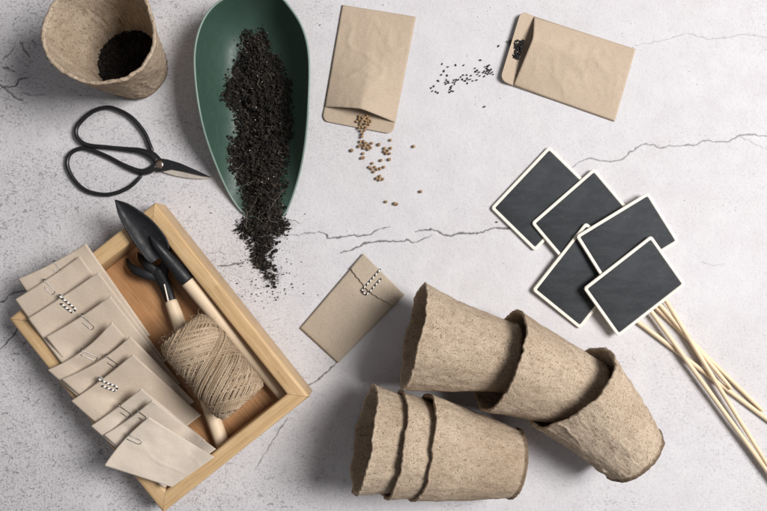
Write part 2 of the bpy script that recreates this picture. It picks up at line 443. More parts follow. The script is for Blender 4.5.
def make_table():
    step = .62
    xs = np.arange(-410, 410.01, step); ys = np.arange(-282, 282.01, step)
    far = np.array([420, 440, 480, 550, 700, 950, 1300.])
    xs = np.concatenate([-far[::-1], xs, far]); ys = np.concatenate([-far[::-1] + 120, ys, far - 120])
    nx, ny = len(xs), len(ys)
    X, Y = np.meshgrid(xs, ys)
    def vnoise(cell, seed):
        g = np.random.default_rng(seed).random((400, 400))
        u = (X + 2000) / cell; v = (Y + 2000) / cell
        i = np.floor(u).astype(int); j = np.floor(v).astype(int); a = u - i; b = v - j
        a = a * a * (3 - 2 * a); b = b * b * (3 - 2 * b)
        G = lambda p, q: g[q % 400, p % 400]
        return (G(i, j) * (1 - a) + G(i + 1, j) * a) * (1 - b) + (G(i, j + 1) * (1 - a) + G(i + 1, j + 1) * a) * b
    crack = np.zeros_like(X); depth = np.zeros_like(X)
    jx = (vnoise(5, 1) - .5) * 4.0 + (vnoise(1.8, 2) - .5) * 1.6; jy = (vnoise(5, 3) - .5) * 4.0 + (vnoise(1.8, 4) - .5) * 1.6
    wv = .35 + 1.1 * vnoise(9, 5) ** 1.3
    for pts, w in CRACKS:
        pw = [P(a, b)[:2] for a, b in pts]
        n = len(pw) - 1
        for q, ((x0, y0), (x1, y1)) in enumerate(zip(pw, pw[1:])):
            ia = np.searchsorted(xs, min(x0, x1) - 7); ib = np.searchsorted(xs, max(x0, x1) + 7)
            ja = np.searchsorted(ys, min(y0, y1) - 7); jb = np.searchsorted(ys, max(y0, y1) + 7)
            sl = (slice(ja, jb), slice(ia, ib))
            px = X[sl] + jx[sl] * .55 - x0; py = Y[sl] + jy[sl] * .55 - y0
            dx, dy = x1 - x0, y1 - y0; L2 = dx * dx + dy * dy
            t = np.clip((px * dx + py * dy) / L2, 0, 1)
            d = np.hypot(px - t * dx, py - t * dy)
            s = (q + t) / n
            wid = .72 * w * wv[sl] * np.clip(np.minimum(s, 1 - s) * 6, .25, 1)
            c = np.clip(1 - d / (wid + .36), 0, 1) ** .8 * np.clip(w, 0, 1.0)
            crack[sl] = np.maximum(crack[sl], c)
            # broken lip on one side of the crack
            side = np.sign(px * dy - py * dx)
            depth[sl] = np.maximum(depth[sl], np.where(side > 0, np.clip(1 - d / 3.2, 0, 1) * .35 * w, 0))
    Z = (vnoise(60, 6) - .5) * .5 + (vnoise(14, 7) - .5) * .22 + (vnoise(4, 8) - .5) * .12 + (vnoise(1.5, 12) - .5) * .10
    Z = Z - crack * 1.1 - depth * .35 - .25
    worn = np.clip((-X - 40) / 330, 0, 1) * .75 + np.clip((-Y - 30) / 420, 0, 1) * .3 + .07
    worn = np.clip(worn * (.35 + 1.3 * vnoise(45, 9)) + .55 * np.clip(vnoise(70, 10) - .72, 0, 1), 0, 1.1)
    V = np.stack([X, Y, Z], 2).reshape(-1, 3) * MM
    idx = np.arange(nx * ny).reshape(ny, nx)
    Q = np.stack([idx[:-1, :-1], idx[:-1, 1:], idx[1:, 1:], idx[1:, :-1]], 2).reshape(-1, 4)
    me = bpy.data.meshes.new('tabletop')
    me.vertices.add(len(V)); me.vertices.foreach_set('co', V.ravel())
    me.loops.add(Q.size); me.loops.foreach_set('vertex_index', Q.ravel().astype(np.int32))
    me.polygons.add(len(Q)); me.polygons.foreach_set('loop_start', np.arange(0, Q.size, 4, dtype=np.int32))
    me.polygons.foreach_set('use_smooth', np.ones(len(Q), dtype=bool))
    me.materials.append(M_PLASTER)
    for nm, A in (('crack', crack), ('worn', worn)):
        at = me.attributes.new(nm, 'FLOAT', 'POINT'); at.data.foreach_set('value', A.ravel().astype(np.float32))
    me.update(calc_edges=True)
    o = bpy.data.objects.new('tabletop', me); COL.objects.link(o)
    tag(o, 'pale grey cracked plaster tabletop under everything', 'tabletop', kind='structure')
make_table()

# ------------------------------------------------------------------ peat pots
PR, PB, PH, PT = 50.0, 32.5, 94.0, 2.9
def pot_mesh(seed, wrinkle=.6, dents=()):
    nth = 230
    prof = []                                # (radius, height, outside?)
    for t in np.linspace(0, 1, 8)[:-1]: prof.append((t * (PB - 5), 1.8 - .2 * t, 1))
    prof += [(PB - 4, 1.0, 1), (PB - 2.5, .1, 1), (PB - .6, -1.0, 1), (PB + .7, -.9, 1), (PB + 1.5, .4, 1), (PB + 1.2, 1.8, 1), (PB + .1, 3.0, 1)]
    for t in np.linspace(.045, 1, 66): prof.append((PB + (PR - PB) * t, PH * t, 1))
    R1 = PR + .5
    prof += [(R1 + .2, PH + .6, 1), (R1, PH + 1.3, 1), (R1 - .9, PH + 1.8, 2), (R1 - 2.2, PH + 1.6, 2), (R1 - 3.0, PH + .9, 2)]
    for t in np.linspace(1, .05, 44): prof.append((PB + (PR - PB) * t - PT, PH * t, 2))
    for t in np.linspace(1, 0, 7)[1:]: prof.append((t * (PB - PT - 1), 3.6, 2))
    V = []; U = []
    so = seed * 13.7
    for k, (r, z, side) in enumerate(prof):
        for i in range(nth):
            a = 2 * math.pi * i / nth; ca, sa = math.cos(a), math.sin(a)
            zz = z / PH
            low = fbm(ca * 1.1 + so, sa * 1.1, zz * 1.2, 3)
            d = 2.3 * low * (.25 + zz) - 1.1 * max(0, fbm(ca * 2.4 + so, sa * 2.4, zz * 2.6 + 11, 2)) 
            f = fbm(ca * 7 + so, sa * 7, zz * 9 + (3 if side == 2 else 0), 4)
            d += .55 * f
            # lengthwise creases
            wx = .5 * fbm(ca * 2 + so, sa * 2, zz * 3, 2)
            cr = fbm(ca * 3.3 + so + wx, sa * 3.3 + wx, zz * 1.0 + 7, 2)
            d += wrinkle * 2.6 * min(1, max(0, (z - 3) / 14)) * max(0, 1 - abs(cr) / .16) ** 1.6 * (.4 + .6 * min(1, max(0, .5 + 1.6 * fbm(ca * 1.5, sa * 1.5 + so, zz * 1.5, 2)))) * min(1, max(0, 1.15 - .5 * zz)) * (1 if r > PB - 3 else .2)
            for (da, dz, dr, dd) in dents:
                q = ((math.atan2(math.sin(a - da), math.cos(a - da))) / .38) ** 2 + ((zz - dz) / dr) ** 2
                d -= dd * math.exp(-q)
            rr = max(0, r + d * min(1, r / 15))
            e = max(0, (zz - .72) / .28) if side else 0
            rag = 2.4 * fbm(ca * 1.7 + so, sa * 1.7, 20, 2) + .8 * fbm(ca * 9 + so, sa * 9, 30, 3)
            hz = z + e * e * rag
            if zz >= .99: rr += .8 * fbm(ca * 10 + so, sa * 10, 40 + k, 3)
            if z < 1.5 and r > PB - 3: rr += .9 * fbm(ca * 7 + so, sa * 7, 50, 3); hz += .5 * fbm(ca * 8, sa * 8 + so, 60, 2)
            V.append((rr * ca, rr * sa, hz)); U.append((a * 42, z))
    F = []
    for k in range(len(prof) - 1):
        for i in range(nth):
            j = (i + 1) % nth
            F.append((k * nth + i, k * nth + j, (k + 1) * nth + j, (k + 1) * nth + i))
    return np.array(V), F, np.array(U)

def place_pot(label, base, axis, roll, seed, group=None, **k):
    V, F, U = pot_mesh(seed, **k)
    o = obj('peat_pot', V, F, M_PULP, loc=(0, 0, 0), uv=U)
    q = Vector((0, 0, 1)).rotation_difference(Vector(axis).normalized())
    o.rotation_mode = 'QUATERNION'
    o.rotation_quaternion = q @ Quaternion((0, 0, 1), roll)
    o.location = Vector(base) * MM
    tag(o, label, 'plant pot', group)
    return o

ALPHA = math.atan((PR - PB) / PH)
def lying(label, rim_px, dir_px, roll, seed, dz_rim=0, dz_base=0, group=None, **k):
    zr = PR * math.cos(ALPHA) + .6 + dz_rim
    zb = PB * math.cos(ALPHA) + .6 + dz_base
    rim = P(rim_px[0], rim_px[1], zr)
    d = np.array([dir_px[0], -dir_px[1], 0.]); d /= np.linalg.norm(d)
    horiz = math.sqrt(PH ** 2 - (zr - zb) ** 2)
    base = rim + d * horiz; base[2] = zb
    return place_pot(label, base, rim - base, roll, seed, group, **k)

GA = 'brown peat pots lying nested on their sides'
lying('brown peat pot lying leftmost in the upper row beside the small clipped packet', (414, 338), (105, 23), 1.1, 3, 0, 9, GA, wrinkle=.12)
lying('brown peat pot lying in the middle of the upper row of three', (502, 361), (96, 38), 2.6, 5, 0, 3, GA, wrinkle=.3)
lying('creased brown peat pot at the lower right end of the upper row of three', (572, 387), (75, 80), .2, 8, 0, 0, GA, wrinkle=.7)
dD = (96, 20)
lying('brown peat pot holding two others in the lower stack, its whole side in view', (420, 448), dD, 4.0, 11, 0, 0, GA, wrinkle=.25)
lying('brown peat pot in the middle of the lower stack, only a band of it showing', (394, 444.5), dD, 2.2, 14, 2.5, 4, GA, wrinkle=.2)
lying('brown peat pot at the left end of the lower stack with its dark mouth open', (365, 439), dD, 5.2, 17, 5, 8, GA, wrinkle=.2, dents=((1.0, 1.0, .5, 2.5),))

# upright pot with a little soil in the bottom
UB = P(134, 67, 1.2)
UR = P(100.5, 31.0, PH)
uax = Vector(UR - UB).normalized()
up_pot = place_pot('brown peat pot standing upright with dark soil inside, above the scissors', UB, uax, .7, 23, None, wrinkle=.45)
def crumbs(mb, pts, sizes, mi=None, sq=.75):
    V0, F0 = ICO
    for p, s in zip(pts, sizes):
        R = np.array(Quaternion((rng.normal(), rng.normal(), rng.normal(), rng.normal())).normalized().to_matrix())
        v = V0 * (1 + rng.uniform(-.32, .32, (12, 1))) * np.array([1, rng.uniform(.55, 1), rng.uniform(.45, sq + .2)])
        mb.add((v @ R.T) * s * .5 + p, F0, mi=0 if mi is None else mi)

def fibre(mb, p, L, r, mi, flat=.35):
    a = rng.uniform(0, 2 * math.pi); pts = [p]
    for _ in range(5):
        a += rng.normal(0, .35); pts.append(pts[-1] + np.array([math.cos(a), math.sin(a), rng.normal(0, flat)]) * L / 5)
    V, F, U = tube(catmull(pts, 3), r, 4); mb.add(V, F, mi=mi)

mb = MB()
qm = np.array(Vector((0, 0, 1)).rotation_difference(uax).to_matrix())
pts = []; sz = []
# sloping floor of soil: deeper on the right-hand side of the pot
n_r, n_a = 14, 48; SV = []; SF = []
def soil_h(x, y): return 15 + .10 * x - .02 * y + 2.2 * fbm(x * .06, y * .06, 4, 3)
for k in range(n_r):
    r = 35.5 * (k / (n_r - 1))
    for i in range(n_a):
        a = 2 * math.pi * i / n_a; x, y = r * math.cos(a), r * math.sin(a)
        SV.append((x, y, soil_h(x, y) - 1.2))
for k in range(n_r - 1):
    for i in range(n_a):
        j = (i + 1) % n_a
        SF.append((k * n_a + i, (k + 1) * n_a + i, (k + 1) * n_a + j, k * n_a + j))
mb.add(np.array(SV) @ qm.T + UB, SF)
for _ in range(2600):
    r = 33.5 * math.sqrt(rng.random()); a = rng.random() * 2 * math.pi; x, y = r * math.cos(a), r * math.sin(a)
    pts.append(qm @ np.array([x, y, soil_h(x, y) + rng.uniform(-1, .8)]) + UB); sz.append(.8 + 2.2 * rng.random() ** 2.2)
crumbs(mb, pts, sz)
tag(mb.build('potting_soil', [M_SOIL], smooth=False), 'dark potting soil in the bottom of the upright peat pot', 'soil', kind='stuff')

# ------------------------------------------------------------------ green scoop and spilled soil
OUT = [(250,-9),(222,0),(204,19),(195,50),(196.5,90),(204,130),(216.5,166),(230,195),(243,212.5),(252,216),(265,217.5),(277,216),(286,212),(297,182),(304,150),(308,110),(309,60),(303,30),(290,8),(276,-5)]
def zrim(py):
    t = min(1, max(0, (216 - py) / 120)); return 1.6 + 47 * (t * t * (3 - 2 * t)) * (1 - .12 * max(0, (60 - py) / 60))
o2 = catmull([np.array([a, b, 0]) for a, b in OUT], 8, closed=True)
rim = np.array([P(a, b, zrim(b)) for a, b, _ in o2])
S0, S1 = P(252, 62)[:2], P(264, 214)[:2]
def spine(p):
    d = S1 - S0; t = min(1, max(0, ((p - S0) @ d) / (d @ d))); return S0 + d * t * .985, t
NS = 20
GS = []
for p in rim:
    c, t = spine(p[:2])
    row = []
    for k in range(NS + 1):
        s = k / NS
        xy = c + (p[:2] - c) * (1 - (1 - s) ** 1.35) if False else c + (p[:2] - c) * s
        zz = .9 + (p[2] - .9) * (.12 * s * s + .88 * s ** 3.6)
        row.append((xy[0], xy[1], zz))
    GS.append(row)
GS = np.array(GS)                           # (n_out, NS+1, 3)
scoop = empty('garden_scoop', (*P(255, 110)[:2], 0), 'dark green plastic scoop lying on its back, spilling soil', 'scoop')
nO = len(GS)
def scoop_surface(off):
    V = GS.copy()
    T = np.roll(GS, -1, 0) - np.roll(GS, 1, 0); D = np.gradient(GS, axis=1)
    n = np.cross(T, D); l = np.linalg.norm(n, axis=2)[:, :, None]; n = np.where(l > 1e-6, n / (l + 1e-9), 0)
    n = np.where(n[:, :, 2:3] < 0, -n, n)
    n[:, 0, :] = (0, 0, 1)
    V = V + n * off; return V
inn = scoop_surface(0.9); outt = scoop_surface(-0.9); outt[:, :, 2] = np.maximum(outt[:, :, 2], .12)
F = []
for i in range(nO):
    j = (i + 1) % nO
    for k in range(NS):
        F.append((i * (NS + 1) + k, i * (NS + 1) + k + 1, j * (NS + 1) + k + 1, j * (NS + 1) + k))
def orient(V, F, upw):
    q = F[len(F) // 2]; V = np.asarray(V)
    nz = np.cross(V[q[1]] - V[q[0]], V[q[2]] - V[q[0]])[2]
    return F if (nz > 0) == upw else [tuple(reversed(f)) for f in F]
iv = inn.reshape(-1, 3); ov = outt.reshape(-1, 3)
mb = MB(); mb.add(iv, orient(iv, F, True)); mb.add(ov, orient(ov, F, False))
obj('bowl', *mb.get()[:2], M_GREEN, scoop)
bvh = BVHTree.FromPolygons([Vector(v) for v in iv], F)
V, F2, U = tube(rim + np.array([0, 0, .3]), 1.05, 8, closed=True)
obj('rim', V, F2, M_GREEN_RIM, scoop, uv=U)

def ground_z(x, y):
    h = bvh.ray_cast(Vector((x, y, 200)), Vector((0, 0, -1)))
    return h[0].z if h[0] is not None else 0.0
POLY = [(243,32),(265,31),(271,44),(276,58),(283,70),(290,86),(293,117),(290,150),(285,183),(282,205),(290,228),(287,236),(279,240),(276,250),(272,258),(277,272),(279,281),(274,287),(266,282),(260,271),(253,266),(250,250),(245,238),(238,228),(246,213),(240.5,193),(235,176),(228,158),(227,147),(237,128),(233,110),(220,96),(224,83),(233,67),(240,48)]
PA = np.array(POLY, float)
def inside(x, y):
    c = False; j = len(PA) - 1
    for i in range(len(PA)):
        if (PA[i, 1] > y) != (PA[j, 1] > y) and x < (PA[j, 0] - PA[i, 0]) * (y - PA[i, 1]) / (PA[j, 1] - PA[i, 1]) + PA[i, 0]: c = not c
        j = i
    return c
def edged(x, y):
    A = PA; B = np.roll(PA, -1, 0); d = B - A; p = np.array([x, y])
    t = np.clip(((p - A) * d).sum(1) / (d * d).sum(1), 0, 1)
    return np.hypot(*(A + d * t[:, None] - p).T).min()
mb = MB(); pts = []; sz = []; per = []; fib = []; brn = []
def heap_h(x, y):
    if not inside(x, y): return -1.0
    return min(13 if y < 212 else 7, .62 * edged(x, y)) * (.75 + .5 * noise.noise(Vector((x * .09, y * .09, 1))) + .5 * noise.noise(Vector((x * .22, y * .22, 5))))
gx = np.arange(214, 300, 1.6); gy = np.arange(26, 294, 1.6)
MV = []; ids = {}
for jy_ in range(len(gy)):
    for ix_ in range(len(gx)):
        hh = heap_h(gx[ix_], gy[jy_])
        if hh >= (1.6 if gy[jy_] < 225 else 2.4):
            g = P(gx[ix_], gy[jy_], 8); z0 = ground_z(g[0], g[1]); ids[(ix_, jy_)] = len(MV)
            MV.append(P(gx[ix_], gy[jy_], z0 + .2 + hh * .72))
MF = [(ids[a, b], ids[a, b + 1], ids[a + 1, b + 1], ids[a + 1, b]) for (a, b) in ids if (a + 1, b) in ids and (a, b + 1) in ids and (a + 1, b + 1) in ids]
mb.add(np.array(MV), MF)
n = 0
while n < 9500:
    x = rng.uniform(215, 298); y = rng.uniform(28, 290)
    x0_, y0_ = x + 4 * noise.noise(Vector((x * .12, y * .12, 2))), y + 4 * noise.noise(Vector((x * .12, y * .12, 7)))
    jx, jy = x + rng.normal(0, 1.5), y + rng.normal(0, 1.5)
    if not inside(x0_, y0_): continue
    n += 1
    d = edged(x, y)
    hh = max(0, heap_h(x, y))
    g = P(jx, jy, 8)
    z0 = ground_z(g[0], g[1])
    z = z0 + .5 + hh * (.6 + .45 * rng.random())
    p = P(jx, jy, z)
    s = .7 + 3.2 * rng.random() ** 3.2
    u = rng.random()
    if u < .006 and z > z0 + hh * .6: per.append((p + np.array([0, 0, 1.0]), .7 + rng.random() * .8))
    elif u < .014: fib.append(p + np.array([0, 0, .8 + .5 * rng.random()]))
    elif u < .27: brn.append((p, s))
    else:
        if y > 238 and rng.random() < .35: continue
        pts.append(p); sz.append(s)
# clods
for _ in range(75):
    x = rng.uniform(218, 296); y = rng.uniform(32, 262)
    if not inside(x, y) and edged(x, y) > 2.5: continue
    g = P(x, y, 8); c0 = P(x, y, ground_z(g[0], g[1]) + max(0, heap_h(x, y)) + 1.2); rr_ = rng.uniform(1.6, 3.6)
    for _k in range(int(9 * rr_)):
        dv_ = rng.normal(0, 1, 3); dv_ /= np.linalg.norm(dv_); pts.append(c0 + dv_ * rr_ * np.array([1, .8, .7])); sz.append(rng.uniform(.9, 2.2))
# strays round the spill
for _ in range(620):
    t = rng.random(); cx, cy = (265 + 6 * rng.normal(), 225 + 72 * t)
    x = cx + rng.normal(0, 9 + 6 * t); y = cy + rng.normal(0, 5)
    g = P(x, y); z0 = ground_z(g[0], g[1])
    if z0 > 2 or y < 214: continue
    s = .4 + 1.3 * rng.random() ** 3; pts.append(P(x, y, s * .3)); sz.append(s)
for _ in range(120):
    x, y = 236 + abs(rng.normal(0, 8)), 229 + rng.normal(0, 7)
    if y < 217 or x > 255: continue
    s = .5 + 1.2 * rng.random() ** 2; pts.append(P(x, y, .5)); sz.append(s)
for (x, y, s) in [(211,213,1.5),(190,207,1.4),(305,214,1.6),(292,284,2),(287,273,1.4),(304,284,1.5),(276,300,2.4),(264,308,1.8),(255,301,1.1),(258,296,1),(262,301,1.2),(268,303,1),(270,297,1.2),(273,294,1.6),(250,300,.8),(246,306,.9),(261,293,1),(497,222,2.3),(405,63,.8),(320,25,1.3),(321,13,.9),(383,5,1),(389,3,.8),(467,56,.8),(485,107,1.2),(195,318,0.6)]:
    if y == 318: continue
    pts.append(P(x, y, s * .35)); sz.append(s)
# crumbs on the scoop wall by the heap
for _ in range(1500):
    x = rng.uniform(212, 300); y = rng.uniform(30, 205)
    if inside(x, y) or edged(x, y) > abs(4.5 * rng.normal()): continue
    g = P(x, y, 6); z0 = ground_z(g[0], g[1]); s = .4 + .9 * rng.random() ** 2
    pts.append(np.array([g[0], g[1], z0 + s * .25])); sz.append(s)
crumbs(mb, pts, sz, 0)
crumbs(mb, [p for p, _ in brn], [s for _, s in brn], 4)
crumbs(mb, [p for p, _ in per], [s for _, s in per], 1, .9)
for p in fib: fibre(mb, p, rng.uniform(5, 15), .17 + .12 * rng.random(), 2)
for (x, y) in [(262,214),(268,209),(258,220),(272,205),(250,230),(246,228),(266,222),(280,219)]:
    g = P(x, y, 8); fibre(mb, np.array([g[0], g[1], ground_z(g[0], g[1]) + 7]), 20, .28, 2, .12)
for _ in range(26):
    x, y = 246 + rng.normal(0, 4), 229 + rng.normal(0, 5)
    fibre(mb, P(x, y, 1.2), rng.uniform(5, 11), .25, 3, .05)
tag(mb.build('potting_soil', [M_SOIL, M_PERLITE, M_FIBRE, M_SOIL, M_BROWN], smooth=False), 'crumbly dark soil pouring from the green scoop onto the table', 'soil', kind='stuff')

# ------------------------------------------------------------------ scissors
sc = empty('scissors', (*P(120, 160)[:2], 0), 'black handled bonsai scissors lying closed between the upright pot and the tray', 'scissors')
def zz(a, z): return [P(x, y, z) for x, y in a]
h1 = zz([(152.6,151.2),(150,145.5),(144,132),(132,118),(118,110),(106,107.5),(92,112),(80.5,122),(76,130),(78,138.5),(87.5,145),(109,147.5),(127.5,149.5),(140,151),(150,155),(157,161)], 4.2)
h2 = zz([(141.5,176),(130,186.5),(116,193),(101.6,194.5),(85,190),(73.5,179),(67.2,165),(70,154),(80.5,148.5),(92,150.5),(109,157.5),(125,166),(139,171.5),(148,171),(156,166)], 3.0)
for h in (h1, h2):
    c = catmull(h, 8); m = len(c)
    r = np.interp(np.linspace(0, 1, m), [0, .03, .1, .75, .9, 1], [1.5, 2.0, 2.1, 2.2, 3.4, 3.8])
    V, F, U = tube(c, r, 12); obj('handle_loop', V, F, M_BLACK, sc, uv=U)
def plate(px, z0, z1, bev=.4):
    q = np.array([P(a, b, (z0 + z1) / 2)[:2] for a, b in px])
    ar = 0.5 * np.sum(q[:, 0] * np.roll(q[:, 1], -1) - np.roll(q[:, 0], -1) * q[:, 1])
    if ar < 0: q = q[::-1]
    return prism(q, z0, z1, bev)
V, F = plate([(144,151),(150,149.5),(156,153),(161,158.5),(168,159.5),(180,163),(196,170),(212,177.6),(200,175.5),(185,172),(172,169.5),(163,171.5),(157,172),(152,170),(155,162),(151,156)], 3.6, 5.6)
obj('blade', V, F, M_BLADE, sc, smooth=False)
V, F = plate([(139,173.5),(146,175),(152,173),(158,170),(164,172.5),(176,176),(190,178.3),(203,179),(212.6,178),(200,174.5),(185,170),(172,166),(160,160),(153,163),(150,168),(144,169)], 1.4, 3.4)
obj('blade', V, F, M_STEEL, sc, smooth=False)
c = P(159.7, 164.7, 5)
a = np.array([c + np.array([0, 0, z]) for z in (-3, .4, 1.2, 1.7, 1.9)])
V, F, U = tube(a, [4.3, 4.3, 3.8, 2.6, .9], 24); obj('rivet', V, F, M_RIVET, sc, uv=U)
V, F = plate([(156.2,164.2),(163.2,164.2),(163.2,165.2),(156.2,165.2)], 6.55, 7.0, 0)

# ------------------------------------------------------------------ paper seed packets
def bil(c, u, v):                            # corners: (u0v0, u1v0, u1v1, u0v1)
    return (c[0] * (1 - u) + c[1] * u) * (1 - v) + (c[3] * (1 - u) + c[2] * u) * v

def packet(label, quad, flap, B, crease, seed, mat, fold=None, sharp=1.25, zlift=0, slant=0.0):
    """quad: closed end a, closed end b, mouth b, mouth a, in photo pixels"""
    cs = [P(x, y, 1)[:2] for x, y in quad]
    ctr = sum(cs) / 4
    t = empty('seed_packet', (ctr[0], ctr[1], 0), label, 'seed packet', 'kraft paper seed packets lying on the table')
    L = np.linalg.norm((cs[3] + cs[2]) / 2 - (cs[0] + cs[1]) / 2); W = np.linalg.norm(cs[1] - cs[0])
    nu, nv = 44, 60
    vmax = 1 + flap / L; rc = 7.0
    G = np.zeros((nv, nu, 3))
    for j in range(nv):
        v = vmax * (1 - (1 - j / (nv - 1)) ** 1.4)
        e = (vmax - v) * L
        ins = (rc - math.sqrt(max(0, rc * rc - (rc - e) ** 2))) if e < rc else 0
        for i in range(nu):
            u = i / (nu - 1); uu = ins / W + u * (1 - 2 * ins / W)
            x, y = bil(cs, uu, v)
            z = .7 + .25 * fbm(x * .03 + seed, y * .03, 0, 3) + (.9 + 1.6 * zlift) * max(0, (v - 1) / (vmax - 1)) + zlift * max(0, v - .6)
            G[j, i] = (x, y, z)
    V, F, U = slab(G, .35); obj('back_panel', V, F, mat, t, uv=U)
    G = np.zeros((nv, nu, 3))
    for j in range(nv):
        v0 = j / (nv - 1)
        for i in range(nu):
            u = i / (nu - 1); w = 2 * u - 1
            cw = (w - crease); cw = cw / (1 - crease) if cw > 0 else -cw / (1 + crease)
            hump = max(0, 1 - cw ** sharp)
            vm = 1 - .035 * hump + slant * w * .02
            v = v0 * vm
            x, y = bil(cs, .006 + u * .988, v)
            z = 1.35 + zlift * max(0, v - .6) + B * (v0 ** 2.1) * hump + .9 * math.sin(math.pi * min(1, v0 * 1.0)) * (1 - w * w)
            z += .7 * (1 - w ** 4) * fbm(x * .045 + seed, y * .045, 3, 3) * (.4 + .6 * math.sin(math.pi * v0))
            z += .9 * (1 - w ** 4) * max(0, .14 - abs(fbm(x * .022 + seed * 3, y * .022, 5, 2))) / .14 * math.sin(math.pi * v0)
            z += .35 * (1 - w ** 4) * max(0, .10 - abs(fbm(x * .06 + seed * 3, y * .05, 8, 2))) / .10
            if fold is not None:
                d = abs(w - fold); z += 2.1 * max(0, 1 - d / .5) * math.sin(math.pi * min(1, v0 + .08)) ** .5 * (.6 + .4 * v0)
            if j == 0 or i in (0, nu - 1): z = min(z, 1.5)
            G[j, i] = (x, y, z)
    V, F, U = slab(G, .35); obj('front_panel', V, F, mat, t, uv=U)
    return t
packet('upright tan paper packet open at the bottom, spilling round tan seeds', [(342,5),(416,17),(395.5,121.5),(324,108)], 13, 13, .02, 1, M_KRAFT, sharp=1.2, slant=.6)
packet('tan paper packet open at its left end, dark seeds in its mouth', [(635.5,49),(614.5,121.6),(513,86),(534,16.5)], 14.5, 13, -.30, 2, M_KRAFT, fold=-.36, sharp=1.15, zlift=2)

# small folded packet with the striped clip
q3 = [(300,328),(338,363),(404,295),(363,254)]     # closed end left, closed end right, flap end right, flap end left
cs = [P(x, y, 2)[:2] for x, y in q3]
pk = empty('seed_packet', (*P(352, 310)[:2], 0), 'small closed brown packet with a folded flap, left of the nested pots', 'seed packet', 'kraft paper seed packets lying on the table')
G = np.zeros((50, 34, 3)); G2 = np.zeros((50, 34, 3))
for j in range(50):
    for i in range(34):
        u, v = i / 33, j / 49; x, y = bil(cs, u, v)
        pil = (math.sin(math.pi * u) * math.sin(math.pi * v)) ** .5
        G[j, i] = (x, y, 1.5 + 1.6 * pil + .5 * pil * fbm(x * .05, y * .05, 9, 3)); G2[j, i] = (x, y, .75)
V, F, U = slab(G, .4); V2, F2, U2 = slab(G2, .4)
obj('front_panel', V, F, M_KRAFT_G, pk, uv=U); obj('back_panel', V2, F2, M_KRAFT_G, pk, uv=U2)
G = np.zeros((26, 40, 3))
for i in range(40):
    u = i / 39
    low = np.interp(u, [0, .3, .42, .6, .7, 1], [.80, .78, .765, .775, .79, .84]) + .006 * fbm(u * 9, 0, 0, 3) + .004 * math.sin(u * 60)
    for j in range(26):
        v = 1.004 + (low - 1.004) * j / 25; x, y = bil(cs, -.004 + u * 1.008, v)
        pil = (max(0, math.sin(math.pi * u)) * max(0, math.sin(math.pi * min(1, v)))) ** .5
        G[j, i] = (x, y, 2.2 + 1.6 * pil + .8 * (j / 25) ** 3)
V, F, U = slab(G, .4); obj('flap', V, F, M_KRAFT_G, pk, uv=U)

def clip_on(label, S, nrm, thick, r, mat, group, nm='paper_clip', la=15, wb=2.1, flip=1, rot=0.0, sh=4.5):
    """S(a, b): world point a mm down from the paper's top edge, b mm sideways along it"""
    q = []
    def f(a, b, n): q.append((a, b * flip, n))
    fr, bk = .35 + r, -(thick + .35 + r)
    f(sh, -wb, fr); f(la * .6, -wb, fr); f(la - 2, -wb, fr)
    f(la - .6, -wb * .72, fr); f(la, 0, fr); f(la - .6, wb * .72, fr)
    f(la - 2, wb, fr); f(la * .5, wb, fr); f(1.5, wb, fr); f(-.8, wb, fr * .7); f(-1.6, wb, (fr + bk) / 2); f(-.8, wb, bk * .8)
    f(2, wb * .9, bk); f(la * .5, wb * .8, bk); f(la + 1, wb * .7, bk); f(la + 2, -wb * .3, bk); f(la + 1, -wb * 1.2, bk); f(la * .4, -wb * 1.3, bk)
    ca, sa = math.cos(rot), math.sin(rot)
    pts = [S(a * ca - b * sa, a * sa + b * ca) + nrm * n for a, b, n in q]
    V, F, U = tube(catmull(pts, 5), r, 8)
    return tag(obj(nm, V, F, mat, uv=U), label, 'paper clip', group)

def S3(a, b):
    L = np.linalg.norm(cs[3] - cs[0]); W = np.linalg.norm(cs[1] - cs[0])
    u = .46 + b / W; v = 1 - a / L; x, y = bil(cs, u, v)
    pil = (max(0, math.sin(math.pi * u)) * max(0, math.sin(math.pi * min(1, max(0, v))))) ** .5
    return np.array([x, y, 2.4 + 1.6 * pil])
clip_on('black and white striped clip on the small closed packet left of the pots', S3, np.array([0, 0, 1.]), 2.4, .85, M_STRIPE, 'black and white striped clips', la=27, wb=3.0, flip=-1)

